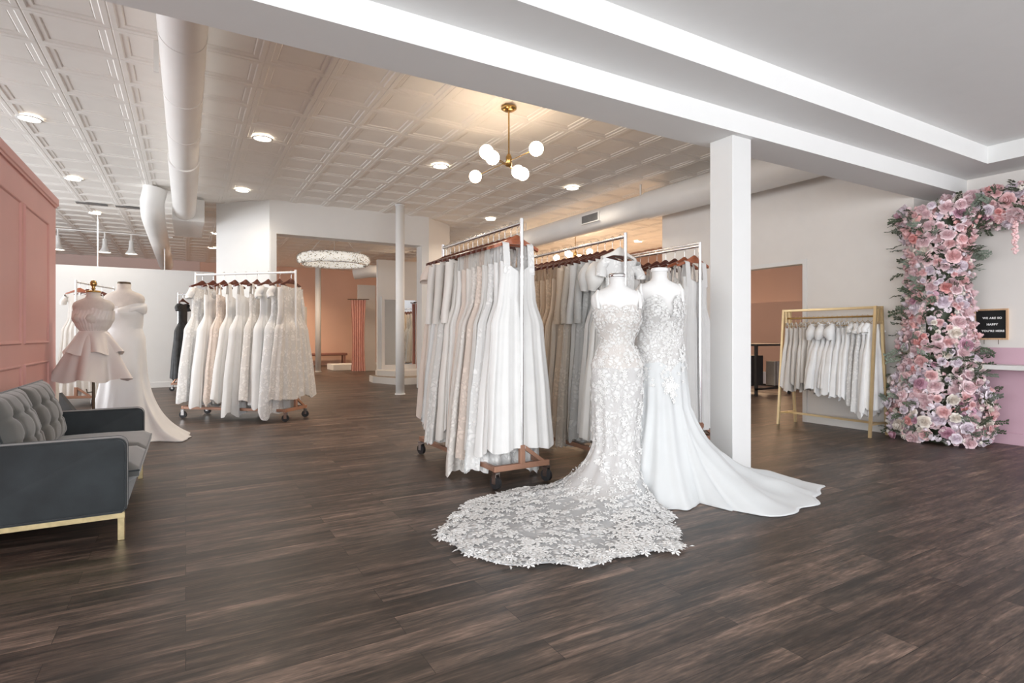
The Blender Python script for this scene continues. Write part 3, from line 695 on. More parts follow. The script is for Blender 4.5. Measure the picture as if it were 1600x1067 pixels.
# --- gown A: lace mermaid gown with the long scalloped train
def XD(px, py):      # floor point of a photo position, as camera-right and depth
    d = 879*1.2/(py-524.0); return ((px-800)/879*d, d)
def form_loc(X, d): return (sin(YAW)*d+cos(YAW)*X, cos(YAW)*d-sin(YAW)*X, 0)
XA, DA = 0.785, 4.2
HA = 1.64
fmA = thing('dress_form', 'white dress form wearing the lace mermaid gown, silver neck cap', 'mannequin', form_loc(XA, DA), -YAW)
torso(fmA, HA, M['form_white'])
smooth(MB().lathe([(0.061, 0), (0.064, 0.004), (0.064, 0.022), (0.058, 0.028)], (0, 0, HA-0.008), 28).build('neck_cap', M['chrome'], fmA))
MB().lathe([(0.018, 0.02), (0.018, HA-0.82)], n=14).build('pole', M['chrome'], fmA); smooth(MB().lathe([(0.15, 0.002), (0.15, 0.015), (0.03, 0.03)], n=28).build('base', M['chrome'], fmA))
trA = [(x-XA, d-DA) for x, d in [(-0.206,4.13),(-0.343,3.86),(-0.423,3.45),(-0.40,3.25),(-0.308,3.12),(-0.15,3.0),(0.066,2.92),(0.376,2.91),(0.569,3.03),(0.904,3.13),(0.998,3.35),(0.99,3.58),(1.02,3.95),(1.0,4.3),(0.85,4.48),(0.6,4.5),(0.3,4.42),(0.0,4.3)]]
bodyA = [(HA-.225,.181,.104,0),(HA-.33,.172,.126,0),(HA-.40,.15,.112,0),(HA-.49,.113,.092,0),(HA-.56,.155,.108,0),(HA-.65,.192,.13,0),(HA-.80,.192,.13,0),(0.64,.182,.13,-.002),(0.40,.17,.125,-.005)]
def cutA(th):
    x = cos(th); f = -sin(th)
    if f > 0: return -0.02*exp(-(x/0.12)**2) + 0.012*exp(-((abs(x)-0.5)/0.25)**2)
    return -0.10*f*f if f < 0 else 0
def applA(t, rings, NT, rnd):
    b = MB(); lf = MB()
    nr = len(rings)
    for it in range(16000):
        i = rnd.randrange(1, nr-2); k = rnd.randrange(NT)
        p = Vector(rings[i][k]); a = (Vector(rings[i][(k+1) % NT])-p).length*(Vector(rings[i+1][k])-p).length
        skirt = i > 40; f = (i-40)/34
        if skirt:
            keep = min(1, a/0.0009) * (0.22+0.78*(f**2.0))
        else:
            z = p.z; keep = min(1, a/0.00045)*(0.9 if z > HA-0.62 else 0.30)
            if z < HA-0.62: keep *= 0.35+1.0*(abs(sin(3.5*2*pi*k/NT+0.6)) > 0.55)
        if rnd.random() > keep*0.9: continue
        n = ring_normal(rings, i, k, NT)
        if skirt: s = rnd.uniform(0.022, 0.042)*(0.7+0.6*f)
        else: s = rnd.uniform(0.009, 0.017) if p.z > HA-0.62 else rnd.uniform(0.012, 0.024)
        if rnd.random() < 0.6: flower_flat(b, p+n*0.002, n, s, rnd, rnd.choice((5, 6)))
        else: leafy(lf, p+n*0.002, n, s*0.9, rnd)
    # dense scalloped edge
    R = rings[-2]
    for k in range(NT):
        p = Vector(R[k]); r = sqrt(p.x**2+p.y**2)
        if r < 0.25: continue
        for q in range(3):
            pp = Vector((p.x*(1-0.03*q/r), p.y*(1-0.03*q/r), max(p.z, 0.008)+0.002+0.003*q)) + Vector((rnd.uniform(-.012,.012), rnd.uniform(-.012,.012), 0))
            flower_flat(b, pp, Vector((rnd.uniform(-.3,.3), rnd.uniform(-.3,.3), 1)), rnd.uniform(0.022, 0.04), rnd, 6)
    for m_, nm in ((b, 'lace_flowers'), (lf, 'lace_sprigs')):
        o = m_.build(nm, M['applique'], t); o['kind'] = 'stuff'
gownA, ringsA = worn_gown(None, form_loc(XA, DA), -YAW, HA, 'white lace mermaid gown on front form, long scalloped lace train spread on floor', bodyA, 0.40, trA, 0.16, cutA, 11, 0.05, lace('lace_gown_body', (0.57, 0.535, 0.51), (0.74, 0.735, 0.725), 34, 0.42), lace('lace_gown_skirt', (0.53, 0.52, 0.515), (0.70, 0.70, 0.695), 26, 0.46), 18, applA, seed=5, gp=0.85, trainsplit=50, trainmat=M['net_train'])
for sx in (-1, 1):
    smooth(MB().tube([(sx*0.152, -0.098, HA-.245), (sx*0.157, -0.070, HA-.20), (sx*0.160, -0.048, HA-.15), (sx*0.148, -0.022, HA-.108), (sx*0.146, 0.03, HA-.108), (sx*0.155, 0.075, HA-.2)], [0.010, 0.012, 0.011, 0.009, 0.009, 0.008], 10).build('shoulder_strap', M['applique'], gownA))

# --- gown B: tulle gown whose train sweeps right, around the column
XB, DB = 1.14, 4.35; HB = 1.70
fmB = thing('dress_form', 'white dress form wearing the sparkling tulle gown beside square column', 'mannequin', form_loc(XB, DB), -YAW)
torso(fmB, HB, M['form_white'])
smooth(MB().lathe([(0.061, 0), (0.064, 0.004), (0.064, 0.022), (0.058, 0.028)], (0, 0, HB-0.008), 28).build('neck_cap', M['whitemetal'], fmB))
MB().lathe([(0.018, 0.02), (0.018, HB-0.82)], n=14).build('pole', M['chrome'], fmB); smooth(MB().lathe([(0.15, 0.002), (0.15, 0.015), (0.03, 0.03)], n=28).build('base', M['chrome'], fmB))
trB = [(x-XB, d-DB) for x, d in [XD(1000,790),XD(1032,797),XD(1080,797),XD(1092,786),XD(1146,799),XD(1166,805),XD(1207,810),XD(1240,803),XD(1267,793)]]
trB += [(1.09,-0.27),(1.10,-0.22),(1.22,-0.10),(1.22,0.02),(1.33,0.12),(1.30,0.22),(1.24,0.33),(0.66,0.235),(0.55,0.28),(0.48,0.36),(0.40,0.40),(0.2,0.45),(-0.1,0.42),(-0.3,0.3),(-0.38,0.0),(-0.36,-0.2)]
bodyB = [(HB-.22,.195,.11,0),(HB-.33,.192,.13,0),(HB-.42,.182,.115,0),(HB-.50,.180,.108,0),(HB-.60,.198,.13,0),(0.95,.205,.15,0),(0.66,.225,.18,0.0)]
def cutB(th):
    x = cos(th); f = -sin(th)
    if f > 0: return -0.15*exp(-((x-0.22)/0.16)**2) + 0.03*exp(-((abs(x-0.2)-0.45)/0.25)**2)
    return -0.12*f*f
def applB(t, rings, NT, rnd):
    b = MB()
    def near(x, z, dx, dz, n, s0, s1):
        for it in range(n):
            xx = x+rnd.gauss(0, dx); zz = z+rnd.gauss(0, dz)
            best = None
            for i in range(1, len(rings)-2):
                if abs(rings[i][NT*3//4][2]-zz) < 0.03:
                    for k in range(NT//2, NT):
                        if abs(rings[i][k][0]-xx) < 0.01: best = (i, k); break
                if best: break
            if best:
                i, k = best; n_ = ring_normal(rings, i, k, NT); flower_flat(b, Vector(rings[i][k])+n_*0.003, n_, rnd.uniform(s0, s1), rnd, 5)
    near(0.0, HB-.33, 0.12, 0.06, 330, 0.007, 0.016); near(0.0, HB-.48, 0.10, 0.05, 160, 0.007, 0.014)
    near(-0.12, 0.98, 0.02, 0.10, 40, 0.01, 0.02); near(0.15, 0.98, 0.02, 0.08, 36, 0.01, 0.02); near(0.03, 1.06, 0.02, 0.10, 34, 0.01, 0.018)
    near(0.05, 0.80, 0.035, 0.06, 46, 0.014, 0.028)
    o = b.build('lace_flowers', M['applique'], t); o['kind'] = 'stuff'
gownB, ringsB = worn_gown(None, form_loc(XB, DB), -YAW, HB, 'pale tulle gown on second form, smooth train pooling around the square column', bodyB, 0.66, trB, 0.25, cutB, 17, 0.05, lace('lace_gown_bodice', (0.54, 0.525, 0.515), (0.74, 0.74, 0.74), 40, 0.40), M['net'], 24, applB, hemw=0.07, seed=8, s=1.0, gp=0.95)
for sx in (-1, 1):
    smooth(MB().tube([(sx*0.152, -0.098, HB-.245), (sx*0.157, -0.070, HB-.20), (sx*0.160, -0.048, HB-.15), (sx*0.148, -0.022, HB-.108), (sx*0.146, 0.03, HB-.108), (sx*0.155, 0.075, HB-.2)], [0.010, 0.012, 0.011, 0.009, 0.009, 0.008], 10).build('shoulder_strap', M['applique'], gownB))

# --- left pair behind the sofa
XC, DC = (194-800)/879*6.6, 6.6; HC2 = 1.80
fmC = thing('dress_form', 'linen dress form with dark neck cap wearing the plain satin gown', 'mannequin', form_loc(XC, DC), -YAW)
torso(fmC, HC2, M['form'], 1.2)
smooth(MB().lathe([(0.064, 0), (0.066, 0.004), (0.066, 0.03), (0.06, 0.034)], (0, 0, HC2-0.008), 28).build('neck_cap', M['darkmetal'], fmC))
MB().lathe([(0.018, 0.02), (0.018, HC2-0.82)], n=14).build('pole', M['darkmetal'], fmC); smooth(MB().lathe([(0.15, 0.002), (0.15, 0.015), (0.03, 0.03)], n=28).build('base', M['darkmetal'], fmC))
trC = [(x-XC, d-DC) for x, d in [XD(150,690),XD(185,694),XD(218,693),XD(250,690),XD(285,691),XD(296,682),XD(270,676),(-3.95,6.9),(-4.3,7.05),(-4.7,7.05),(-5.0,6.9),(-5.1,6.7),(-5.0,6.4)]]
bodyC = [(HC2-.22,.236,.13,0),(HC2-.34,.224,.155,0),(HC2-.44,.212,.14,0),(HC2-.52,.20,.13,0),(HC2-.65,.235,.155,0),(0.98,.24,.16,0),(0.72,.25,.17,0)]
gownC, _ = worn_gown(None, form_loc(XC, DC), -YAW, HC2, 'plain white satin gown with cowl neckline and short train behind the sofa', bodyC, 0.72, trC, 0.26, lambda th: (-0.07*exp(-((cos(th)-0.1)/0.5)**2) if sin(th) < 0 else -0.1*sin(th)**2), 7, 0.06, M['satin_white'], M['satin_white'], 14, None, hemw=0.02, seed=9, gp=0.8)
rg = []
for j, (dz, rr) in enumerate(((0.0, 0.0), (-0.02, 0.022), (-0.055, 0.03), (-0.085, 0.022), (-0.1, 0.004))):
    rg.append([((0.225+rr)*cos(th)*(1.04), (0.125+rr)*sin(th)-0.012, HC2-.235+dz-0.05*exp(-((cos(th)-0.15)/0.5)**2)*(1 if sin(th) < 0 else 0)+0.02*sin(3*th+j)) for th in [2*pi*k/60 for k in range(60)]])
smooth(MB().loft(rg, True).build('cowl_drape', M['satin_white'], gownC))

XE, DE = (146-800)/879*6.0, 6.0; HE = 1.665
fmE = thing('dress_form', 'linen dress form with brass knob finial wearing the short satin dress', 'mannequin', form_loc(XE, DE), -YAW)
torso(fmE, HE, M['form'], 1.1, vs=0.87)
smooth(MB().lathe([(0.066, 0), (0.07, 0.006), (0.07, 0.014), (0.05, 0.022), (0.014, 0.026), (0.02, 0.045), (0.013, 0.055), (0.03, 0.08), (0.032, 0.10), (0.022, 0.125), (0.004, 0.132)], (0, 0, HE-0.008), 28).build('finial', M['brass'], fmE))
MB().lathe([(0.014, 0.02), (0.014, HE-0.82)], n=14).build('pole', M['darkmetal'], fmE)
MB().tube([(0, -0.014, 0.60), (-0.05, -0.02, 0.59), (-0.06, -0.02, 0.63)], 0.006, 8).build('clip_hook', M['darkmetal'], fmE)
for k in range(4):
    a = k*pi/2+0.4; smooth(MB().tube([(0, 0, 0.12), (0.1*cos(a), 0.1*sin(a), 0.08), (0.22*cos(a), 0.22*sin(a), 0.01)], [0.014, 0.012, 0.01], 8).build('foot', M['darkmetal'], fmE))
def short_dress():
    t = thing('short_dress', 'short strapless satin dress with two flared tiers, behind the sofa', 'dress', form_loc(XE, DE), -YAW)
    def tier(z0, z1, a0, b0, a1, b1, n, fold, nm, cut=None, ph=0):
        rings = []
        for i in range(21):
            f = i/20; ring = []
            for k in range(180):
                th = 2*pi*k/180; q = f**0.8; w = fold*f*(sin(n*th+ph)+0.35*sin(2*n*th+1+ph))
                x = lerp(a0, a1, q)*(1+w)*cos(th); y = lerp(b0, b1, q)*(1+w)*sin(th); z = lerp(z0+(cut(th) if cut else 0), z1+0.02*sin(n*th+1+ph)*f, f)
                ring.append((x, y, z))
            rings.append(ring)
        return smooth(MB().loft(rings, True).build(nm, M['satin_ivory2'], t))
    rings = []
    for i in range(19):
        f = i/18; ring = []
        for k in range(120):
            th = 2*pi*k/120; z = lerp(HE-.205+0.03*exp(-((abs(cos(th))-0.4)/0.2)**2)*(1 if sin(th)<0 else -0.5), HE-.42, f)
            d = HE-z; a = pl(d, [(.2,.21),(.29,.195),(.36,.165),(.42,.125)]); b_ = pl(d, [(.2,.12),(.29,.165),(.36,.135),(.42,.105)])
            w = 0.012*sin(34*th)+0.006*sin(51*th); x = a*(1+w)*cos(th); y = b_*(1+w*1.5)*sin(th)
            ring.append((x, y, z))
        rings.append(ring)
    smooth(MB().loft(rings, True).build('bodice', M['satin_ivory2'], t))
    tier(HE-.415, 1.01, .125, .104, .27, .20, 6, 0.17, 'peplum', ph=0.5)
    tier(HE-.42, 0.725, .122, .101, .34, .26, 5, 0.20, 'skirt', ph=1.3)
M['satin_ivory2'] = plain('satin_shell', (0.70, 0.65, 0.615), 0.36, var=0.02, scale=5, sheen=0.1)
short_dress()

# ------------------------------------------------------------------ hangers, gowns on racks
def hanger_proto(mat, w=0.21):
    t = thing('clothes_hanger', 'wooden hanger', 'hanger')
    # origin: top of the rail
    arc = [(0.018*cos(a), 0, -0.004+0.018*sin(a)) for a in [rad(x) for x in range(-30, 200, 23)]]
    hook = MB().tube([(0, 0, -0.13), (0, 0, -0.045), (0.012, 0, -0.032), (0.020, 0, -0.02)]+arc[1:], 0.0026, 6)
    hook.build('hook', M['chrome'], t)
    rings = []
    for i in range(25):
        f = i/24*2-1; x = w*f; z = -0.13-0.010 - 0.068*abs(f)**1.2; hh = 0.018*(1-0.2*abs(f))+0.022*exp(-(f/0.30)**2); tt = 0.009+0.008*abs(f)**2
        yb = 0.02*abs(f)**2
        rings.append([(x, yb-tt, z-hh), (x, yb+tt, z-hh), (x, yb+tt, z+hh*0.7), (x, yb, z+hh), (x, yb-tt, z+hh*0.7)])
    autosmooth(MB().loft(rings, True, True, True).build('shoulder_bar', mat, t), 50)
    return t
def thin_hanger_proto(w=0.15):
    t = thing('clothes_hanger', 'thin gold wire hanger', 'hanger')
    arc = [(0.014*cos(a), 0, -0.002+0.014*sin(a)) for a in [rad(x) for x in range(-30, 200, 23)]]
    MB().tube([(0, 0, -0.06), (0, 0, -0.035), (0.010, 0, -0.022)]+arc[1:], 0.002, 6).build('hook', M['gold'], t)
    MB().tube([(0, 0, -0.06), (-w, 0, -0.12), (w, 0, -0.12), (0, 0, -0.06)], 0.0035, 6).build('wire_bar', M['gold'], t)
    return t
HG = {'dark': hanger_proto(M['hanger']), 'cherry': hanger_proto(M['hanger2']), 'satin': hanger_proto(M['satin_ivory'], 0.20), 'gold': thin_hanger_proto()}
used = set()
def hang(kind, loc, rz, label, group):
    if kind in used: h = copy_tree(HG[kind])
    else: h = HG[kind]; used.add(kind)
    return place(h, loc, rz, label, group)

def hung_gown(loc, rz, seed, label, group, mat, L=1.80, top=0.24, hw=0.30, th=0.055, style='strap', smat=None, train=0.0, bw=0.16, jag=0.02, waist=0.54, cat='dress', name='wedding_gown', skirtmat=None, fold=0.021, NT=120, NL=34, hem_scallop=0.0, sc=1.0):
    t = thing(name, label, cat, loc, rz, group); rnd = random.Random(seed)
    ph = rnd.random()*6; ph2 = rnd.random()*6; nf = rnd.choice((4, 5, 6, 7)); drift = rnd.uniform(-0.04, 0.04); neck = rnd.uniform(0.05, 0.13); wf = rnd.uniform(0.98, 1.12)
    Wp = [(top*sc, bw*sc), ((top+0.12)*sc, bw*sc), (waist*sc, wf*bw*sc), ((waist+0.22)*sc, lerp(wf*bw*sc, hw, 0.30+0.15*wf)), (L*0.8, lerp(bw*sc, hw, 0.86)), (L, hw)]
    Tp = [(top*sc, 0.034*sc), ((top+0.1)*sc, 0.045*sc), (waist*sc, 0.036*sc), ((waist+0.2)*sc, th*0.8), (L, th)]
    rings = []
    for i in range(NL+1):
        f = i/NL; ring = []
        for k in range(NT):
            a = 2*pi*k/NT; c, s_ = cos(a), sin(a)
            zt = top*sc + neck*sc*(1-abs(c))**1.4*(0.75 if s_ < 0 else 1.0)
            hemz = L + train*max(0, -c if seed % 2 else c)*0.6 + hem_scallop*abs(sin(8*a)) + 0.012*sin(5*a+ph) + jag*(abs(sin(2.5*a+ph2))-0.5+0.35*sin(7*a+ph))
            z = lerp(zt, hemz, f); w = pl(z, Wp); tt = pl(z, Tp)
            x = w*abs(c)**0.85*(1 if c > 0 else -1); y = tt*abs(s_)**0.7*(1 if s_ > 0 else -1)
            g = max(0, min(1, (z-waist*sc)/(L-waist*sc))); A = fold*(0.25+0.75*g) if z > waist*sc else fold*0.1
            y += A*sin(nf*pi*x/w*1.0+ph+ (2 if s_ > 0 else 0)) + A*0.5*sin(2.3*nf*pi*x/w+ph2)
            x *= 1+0.05*g*sin(3*a*2+ph2)
            x += drift*g
            ring.append((x, y, -z))
        rings.append(ring)
    nb = max(2, int(NL*(waist*sc-top*sc)/(L-top*sc)))
    if skirtmat is not None and skirtmat is not mat:
        smooth(MB().loft(rings[:nb+1], True).build('bodice', mat, t)); smooth(MB().loft(rings[nb:], True).build('skirt', skirtmat, t))
    else:
        smooth(MB().loft(rings[:nb+1], True).build('bodice', mat, t)); smooth(MB().loft(rings[nb:], True).build('skirt', mat, t))
    sm = smat or mat; hz = lambda x: -(0.089+0.062*(abs(x)/0.21)**1.25)*(sc if sc < 1 else 1)+(0.032 if sc == 1 else 0.004)
    if style in ('strap', 'vneck'):
        for sx in (-1, 1):
            xa = sx*bw*0.72*sc; wd = 0.014 if style == 'strap' else 0.03
            z0 = hz(xa)
            rg = []
            for fr in (0, 1):
                pass
            path = [(xa, -0.036*sc, -(top+0.10)*sc), (xa, -0.03*sc, -(top-0.02)*sc), (xa, -0.016*sc, z0-0.012), (xa, 0, z0+0.006), (xa, 0.016*sc, z0-0.012), (xa, 0.03*sc, -(top-0.02)*sc), (xa, 0.036*sc, -(top+0.12)*sc)]
            rings2 = []
            for p in path: rings2.append([(p[0]-wd*sc, p[1]-0.002, p[2]), (p[0]+wd*sc, p[1]-0.002, p[2]), (p[0]+wd*sc, p[1]+0.002, p[2]), (p[0]-wd*sc, p[1]+0.002, p[2])])
            MB().loft(rings2, True).build('strap', sm, t)
    elif style in ('sleeve', 'cap', 'puff'):
        ln = {'sleeve': 0.56, 'cap': 0.14, 'puff': 0.26}[style]*sc; r1 = {'sleeve': 0.038, 'cap': 0.05, 'puff': 0.085}[style]*sc
        # yoke over the hanger
        yk = []
        for i in range(6):
            f = i/5; yk.append([((lerp(0.205, bw, f))*sc*cos(a)*1.0, (0.02+0.02*f)*sc*sin(a), -lerp(0.125+0.03*(1-abs(cos(a))), top+0.06+neck*(1-abs(cos(a)))*0.5, f)*sc) for a in [2*pi*k/40 for k in range(40)]])
        smooth(MB().loft(yk, True).build('yoke', sm, t))
        for sx in (-1, 1):
            p0 = Vector((sx*0.185*sc, 0, -0.16*sc)); n = 9; path = []; rr = []
            for i in range(n):
                f = i/(n-1); path.append(p0+Vector((sx*0.04*sc*sin(f*1.6)+sx*0.012*f, 0.012*sin(6*f+ph), -ln*f)))
                rr.append(lerp(0.045*sc, r1, min(1, f*2)) if style != 'puff' else (0.035+0.055*sin(pi*min(1, f*1.05)))*sc)
            smooth(MB().tube(path, rr, 14, False).build('sleeve', sm, t))
    return t

def caster(parent, x, y, rz=0.3):
    c = thing('caster', '', ''); del c['label']; del c['category']; c.name = 'caster'; c.parent = parent; c.location = (x, y, 0); c.rotation_euler = (0, 0, rz)
    autosmooth(MB().tube([(-0.014, 0, 0.052), (0.014, 0, 0.052)], 0.05, 24).build('wheel', M['rubber'], c))
    b = MB(); b.box(-0.024, -0.018, -0.02, 0.02, 0.045, 0.125); b.box(0.018, 0.024, -0.02, 0.02, 0.045, 0.125); b.box(-0.024, 0.024, -0.022, 0.022, 0.12, 0.132); b.build('fork', M['chrome'], c)
def rolling_rack(p, q, lab, H=2.137, posts='chrome', base='copper', foot=0.52, double=False, brace=True):
    """p near end, q far end (floor points)"""
    P, Q = Vector((*p, 0)), Vector((*q, 0)); d = Q-P; Ln = d.length; rz = atan2(d.y, d.x)-pi/2
    t = thing('clothes_rack', lab, 'clothes rack', (*p, 0), rz)   # local y runs along the rail
    zb = 0.135; r = 0.016
    for y in (0, Ln):
        autosmooth(MB().tube([(0, y, zb+0.04), (0, y, H)], r, 16).build('post', M[posts], t))
        fb_ = MB().rbox(-foot/2, foot/2, y-0.018, y+0.018, zb, zb+0.045, 0.003).build('foot_bar', M[base], t)
        MB().rbox(-0.022, 0.022, y-0.02, y+0.02, zb+0.04, zb+0.19, 0.003).build('post_socket', M[base], fb_)
        if brace:
            MB().add([(0.02,y-0.012,zb+0.19),(0.02,y-0.012,zb+0.15),(0.17,y-0.012,zb+0.045),(0.215,y-0.012,zb+0.045),(0.02,y+0.012,zb+0.19),(0.02,y+0.012,zb+0.15),(0.17,y+0.012,zb+0.045),(0.215,y+0.012,zb+0.045)],
                 [(0,1,2,3),(4,7,6,5),(0,4,5,1),(3,2,6,7),(0,3,7,4),(1,5,6,2)]).build('brace', M[base], fb_)
        for x in (-foot/2+0.02, foot/2-0.02): caster(t, x, y)
        autosmooth(MB().lathe([(r+0.003, 0), (r+0.003, 0.02)], (0, y, H-0.32), 16).build('collar', M[posts], t))
    for x in (-foot/2+0.02, ): MB().rbox(x-0.018, x+0.018, 0.018, Ln-0.018, zb+0.002, zb+0.04, 0.003).build('base_rail', M[base], t)
    MB().rbox(foot/2-0.038, foot/2-0.002, 0.018, Ln-0.018, zb+0.002, zb+0.04, 0.003).build('base_rail', M[base], t)
    autosmooth(MB().tube([(0, 0, H-0.035), (0, Ln, H-0.035)], 0.015, 16).build('hanging_rail', M[posts], t))
    if double: autosmooth(MB().tube([(0, 0, H-0.005), (0, Ln, H-0.005)], 0.009, 12).build('top_rail', M[posts], t))
    return t, Ln, rz
def fill_rack(p, q, specs, where, grp, H=2.137, start=0.07, end=0.08, hk='dark', rzj=0.05, seed=1, rail=0.02):
    rnd = random.Random(seed); d = Vector((q[0]-p[0], q[1]-p[1], 0)); Ln = d.length; e = d/Ln; rz = atan2(d.y, d.x)-pi/2; n = len(specs)
    for i, s in enumerate(specs):
        s = dict(s); y = lerp(start, Ln-end, i/(n-1)) if n > 1 else Ln/2; pos = Vector((*p, 0))+e*y; j = rnd.uniform(-rzj, rzj)
        hkk = s.pop('hk', hk); desc = s.pop('d'); side = s.pop('dx', 0)
        ord_ = 'nearest' if i == 0 else ('farthest' if i == n-1 else ORD[i])
        wh = (ord_ + ' one on ' if i in (0, n-1) else ord_ + ' from near end of ') + where
        hang(hkk, (pos.x, pos.y, H-rail), rz+j, ('pale satin' if hkk == 'satin' else 'gold wire' if hkk == 'gold' else 'dark red wooden' if hkk == 'dark' else 'cherry wooden')+' hanger, '+wh, 'hangers, '+grp)
        dz = 0 if hkk == 'gold' else 0.085
        if dz: s['L'] = s.get('L', 1.8)-dz
        hung_gown((pos.x, pos.y, H-rail-dz), rz+j, seed*100+i, desc+', '+wh, 'gowns, '+grp, **s)

S = lambda d, mat, **k: dict(d=d, mat=M[mat], **k)
# rack 1: centre left
R1p, R1q = (2.33, 3.86), (2.30, 5.38)
rolling_rack(R1p, R1q, 'chrome rolling rack with copper base, centre of the room, left one of three')
fill_rack(R1p, R1q, [
    S('white gown with lace cap straps', 'chiffon_white', hw=0.33, th=0.075, L=1.83, style='vneck', smat=M['lace_white'], hk='cherry', train=0.0, fold=0.014),
    S('white satin gown', 'satin_white', hw=0.31, L=1.86, style='vneck', hk='cherry'),
    S('white lace gown', 'lace_white', hw=0.36, L=2.0, style='strap', train=0.15, hem_scallop=0.02),
    S('pearl chiffon gown', 'chiffon_pearl', hw=0.33, L=1.88, style='strap'),
    S('blush lace gown', 'lace_blush', hw=0.34, L=1.92, style='strap', hem_scallop=0.02),
    S('ivory lace gown', 'lace_ivory', hw=0.36, L=2.02, style='strap', train=0.1, hem_scallop=0.02),
    S('ivory chiffon gown', 'chiffon_ivory', hw=0.31, L=1.9),
    S('blush chiffon gown', 'chiffon_blush', hw=0.30, L=1.8),
    S('pearl satin gown', 'satin_pearl', hw=0.32, L=1.78, style='vneck'),
    S('ivory satin gown', 'satin_ivory', hw=0.34, L=1.85, style='sleeve'),
    S('pearl lace gown', 'lace_pearl', hw=0.35, L=1.9, hem_scallop=0.02),
    S('ivory tiered gown', 'chiffon_ivory', hw=0.34, L=1.82, style='sleeve'),
    S('white chiffon gown', 'chiffon_white', hw=0.33, L=1.76),
    S('ivory sleeved gown', 'satin_ivory', hw=0.31, L=1.8, style='sleeve'),
    S('blush sleeved gown', 'chiffon_blush', hw=0.33, L=1.72, style='cap')],
    'the centre left rack', 'centre left rack', seed=11)
# rack 2
R2p, R2q = (3.47, 3.92), (3.47, 5.50)
rolling_rack(R2p, R2q, 'chrome rolling rack behind the lace mermaid gown, middle one of three')
fill_rack(R2p, R2q, [
    S('white gown with beaded short sleeves', 'lace_white', hw=0.30, L=1.85, style='cap', hk='satin', th=0.07),
    S('pearl satin gown', 'satin_pearl', hw=0.36, L=1.86, style='puff'),
    S('white puff sleeve gown', 'chiffon_white', hw=0.34, L=1.84, style='puff'),
    S('silver lace gown', 'lace_silver', hw=0.34, L=1.9, style='sleeve', hem_scallop=0.02),
    S('white long sleeve gown', 'chiffon_white', hw=0.3, L=1.86, style='sleeve'),
    S('greige lace gown', 'lace_greige', hw=0.36, L=1.98, style='sleeve', hem_scallop=0.03),
    S('sand lace sleeved gown', 'lace_sand', hw=0.34, L=1.92, style='sleeve'),
    S('greige chiffon gown', 'chiffon_greige', hw=0.33, L=1.9),
    S('sand chiffon gown', 'chiffon_sand', hw=0.32, L=1.88),
    S('champagne lace gown', 'lace_champagne', hw=0.32, L=1.88),
    S('champagne chiffon gown', 'chiffon_champagne', hw=0.31, L=1.86),
    S('champagne beaded gown', 'lace_champagne', hw=0.32, L=1.88, style='vneck'),
    S('sand satin gown', 'satin_sand', hw=0.31, L=1.84, style='vneck'),
    S('champagne strapless gown', 'chiffon_champagne', hw=0.32, L=1.82, style='none')],
    'the middle rack', 'middle rack', seed=12)
# rack 3
R3p, R3q = (4.48, 3.95), (4.48, 5.55)
rolling_rack(R3p, R3q, 'chrome double rail rolling rack beside the square column, right one of three', double=True)
fill_rack(R3p, R3q, [
    S('white draped chiffon gown', 'chiffon_white', hw=0.31, L=1.86, style='vneck', hk='cherry', th=0.07),
    S('pearl lace gown', 'lace_pearl', hw=0.33, L=1.88, hk='cherry'),
    S('white satin gown', 'satin_white', hw=0.33, L=1.88),
    S('pearl chiffon gown', 'chiffon_pearl', hw=0.32, L=1.86),
    S('ivory lace gown', 'lace_ivory', hw=0.33, L=1.86),
    S('white lace gown', 'lace_white', hw=0.33, L=1.86),
    S('silver chiffon gown', 'chiffon_silver', hw=0.32, L=1.84, style='sleeve'),
    S('silver lace gown', 'lace_silver', hw=0.32, L=1.84, style='sleeve'),
    S('ivory chiffon gown', 'chiffon_ivory', hw=0.32, L=1.84),
    S('pearl satin gown', 'satin_pearl', hw=0.32, L=1.84),
    S('ivory satin gown', 'satin_ivory', hw=0.32, L=1.84),
    S('greige lace gown', 'lace_greige', hw=0.32, L=1.84)],
    'the right rack by the column', 'rack by the column', seed=13)
# rack 4: back left, seen at an angle
R4p, R4q = (1.36, 8.50), (0.13, 9.62)
rolling_rack(R4p, R4q, 'white rolling rack with copper base, full of gowns, before the facade', posts='whitemetal')
fill_rack(R4p, R4q, [
    S('ivory sleeved gown', 'lace_ivory', hw=0.44, L=1.80, style='sleeve', th=0.11, jag=0.05, bw=0.185),
    S('white lace gown', 'lace_white', hw=0.44, L=1.96, style='cap', train=0.1, th=0.12, jag=0.06, bw=0.185),
    S('white tulle gown', 'chiffon_white', hw=0.42, L=1.90, style='cap', th=0.12, jag=0.05, bw=0.185),
    S('ivory lace gown', 'lace_ivory', hw=0.40, L=1.83, style='vneck', th=0.11, jag=0.05, bw=0.185),
    S('white chiffon gown', 'chiffon_white', hw=0.42, L=2.02, style='strap', th=0.12, jag=0.06, bw=0.185),
    S('pearl satin gown', 'satin_pearl', hw=0.38, L=1.84, style='vneck', th=0.11, jag=0.04),
    S('blush lace gown', 'lace_blush', hw=0.38, L=1.86, style='strap', th=0.11, jag=0.06),
    S('white full skirted gown', 'satin_white', hw=0.42, L=1.92, style='strap', th=0.12, jag=0.06, bw=0.185),
    S('white lace sleeve gown', 'lace_white', hw=0.44, L=1.86, style='cap', th=0.12, jag=0.07, bw=0.185)],
    'the angled rack by the facade', 'angled rack', seed=14, hk='dark', end=0.12, rzj=0.16)
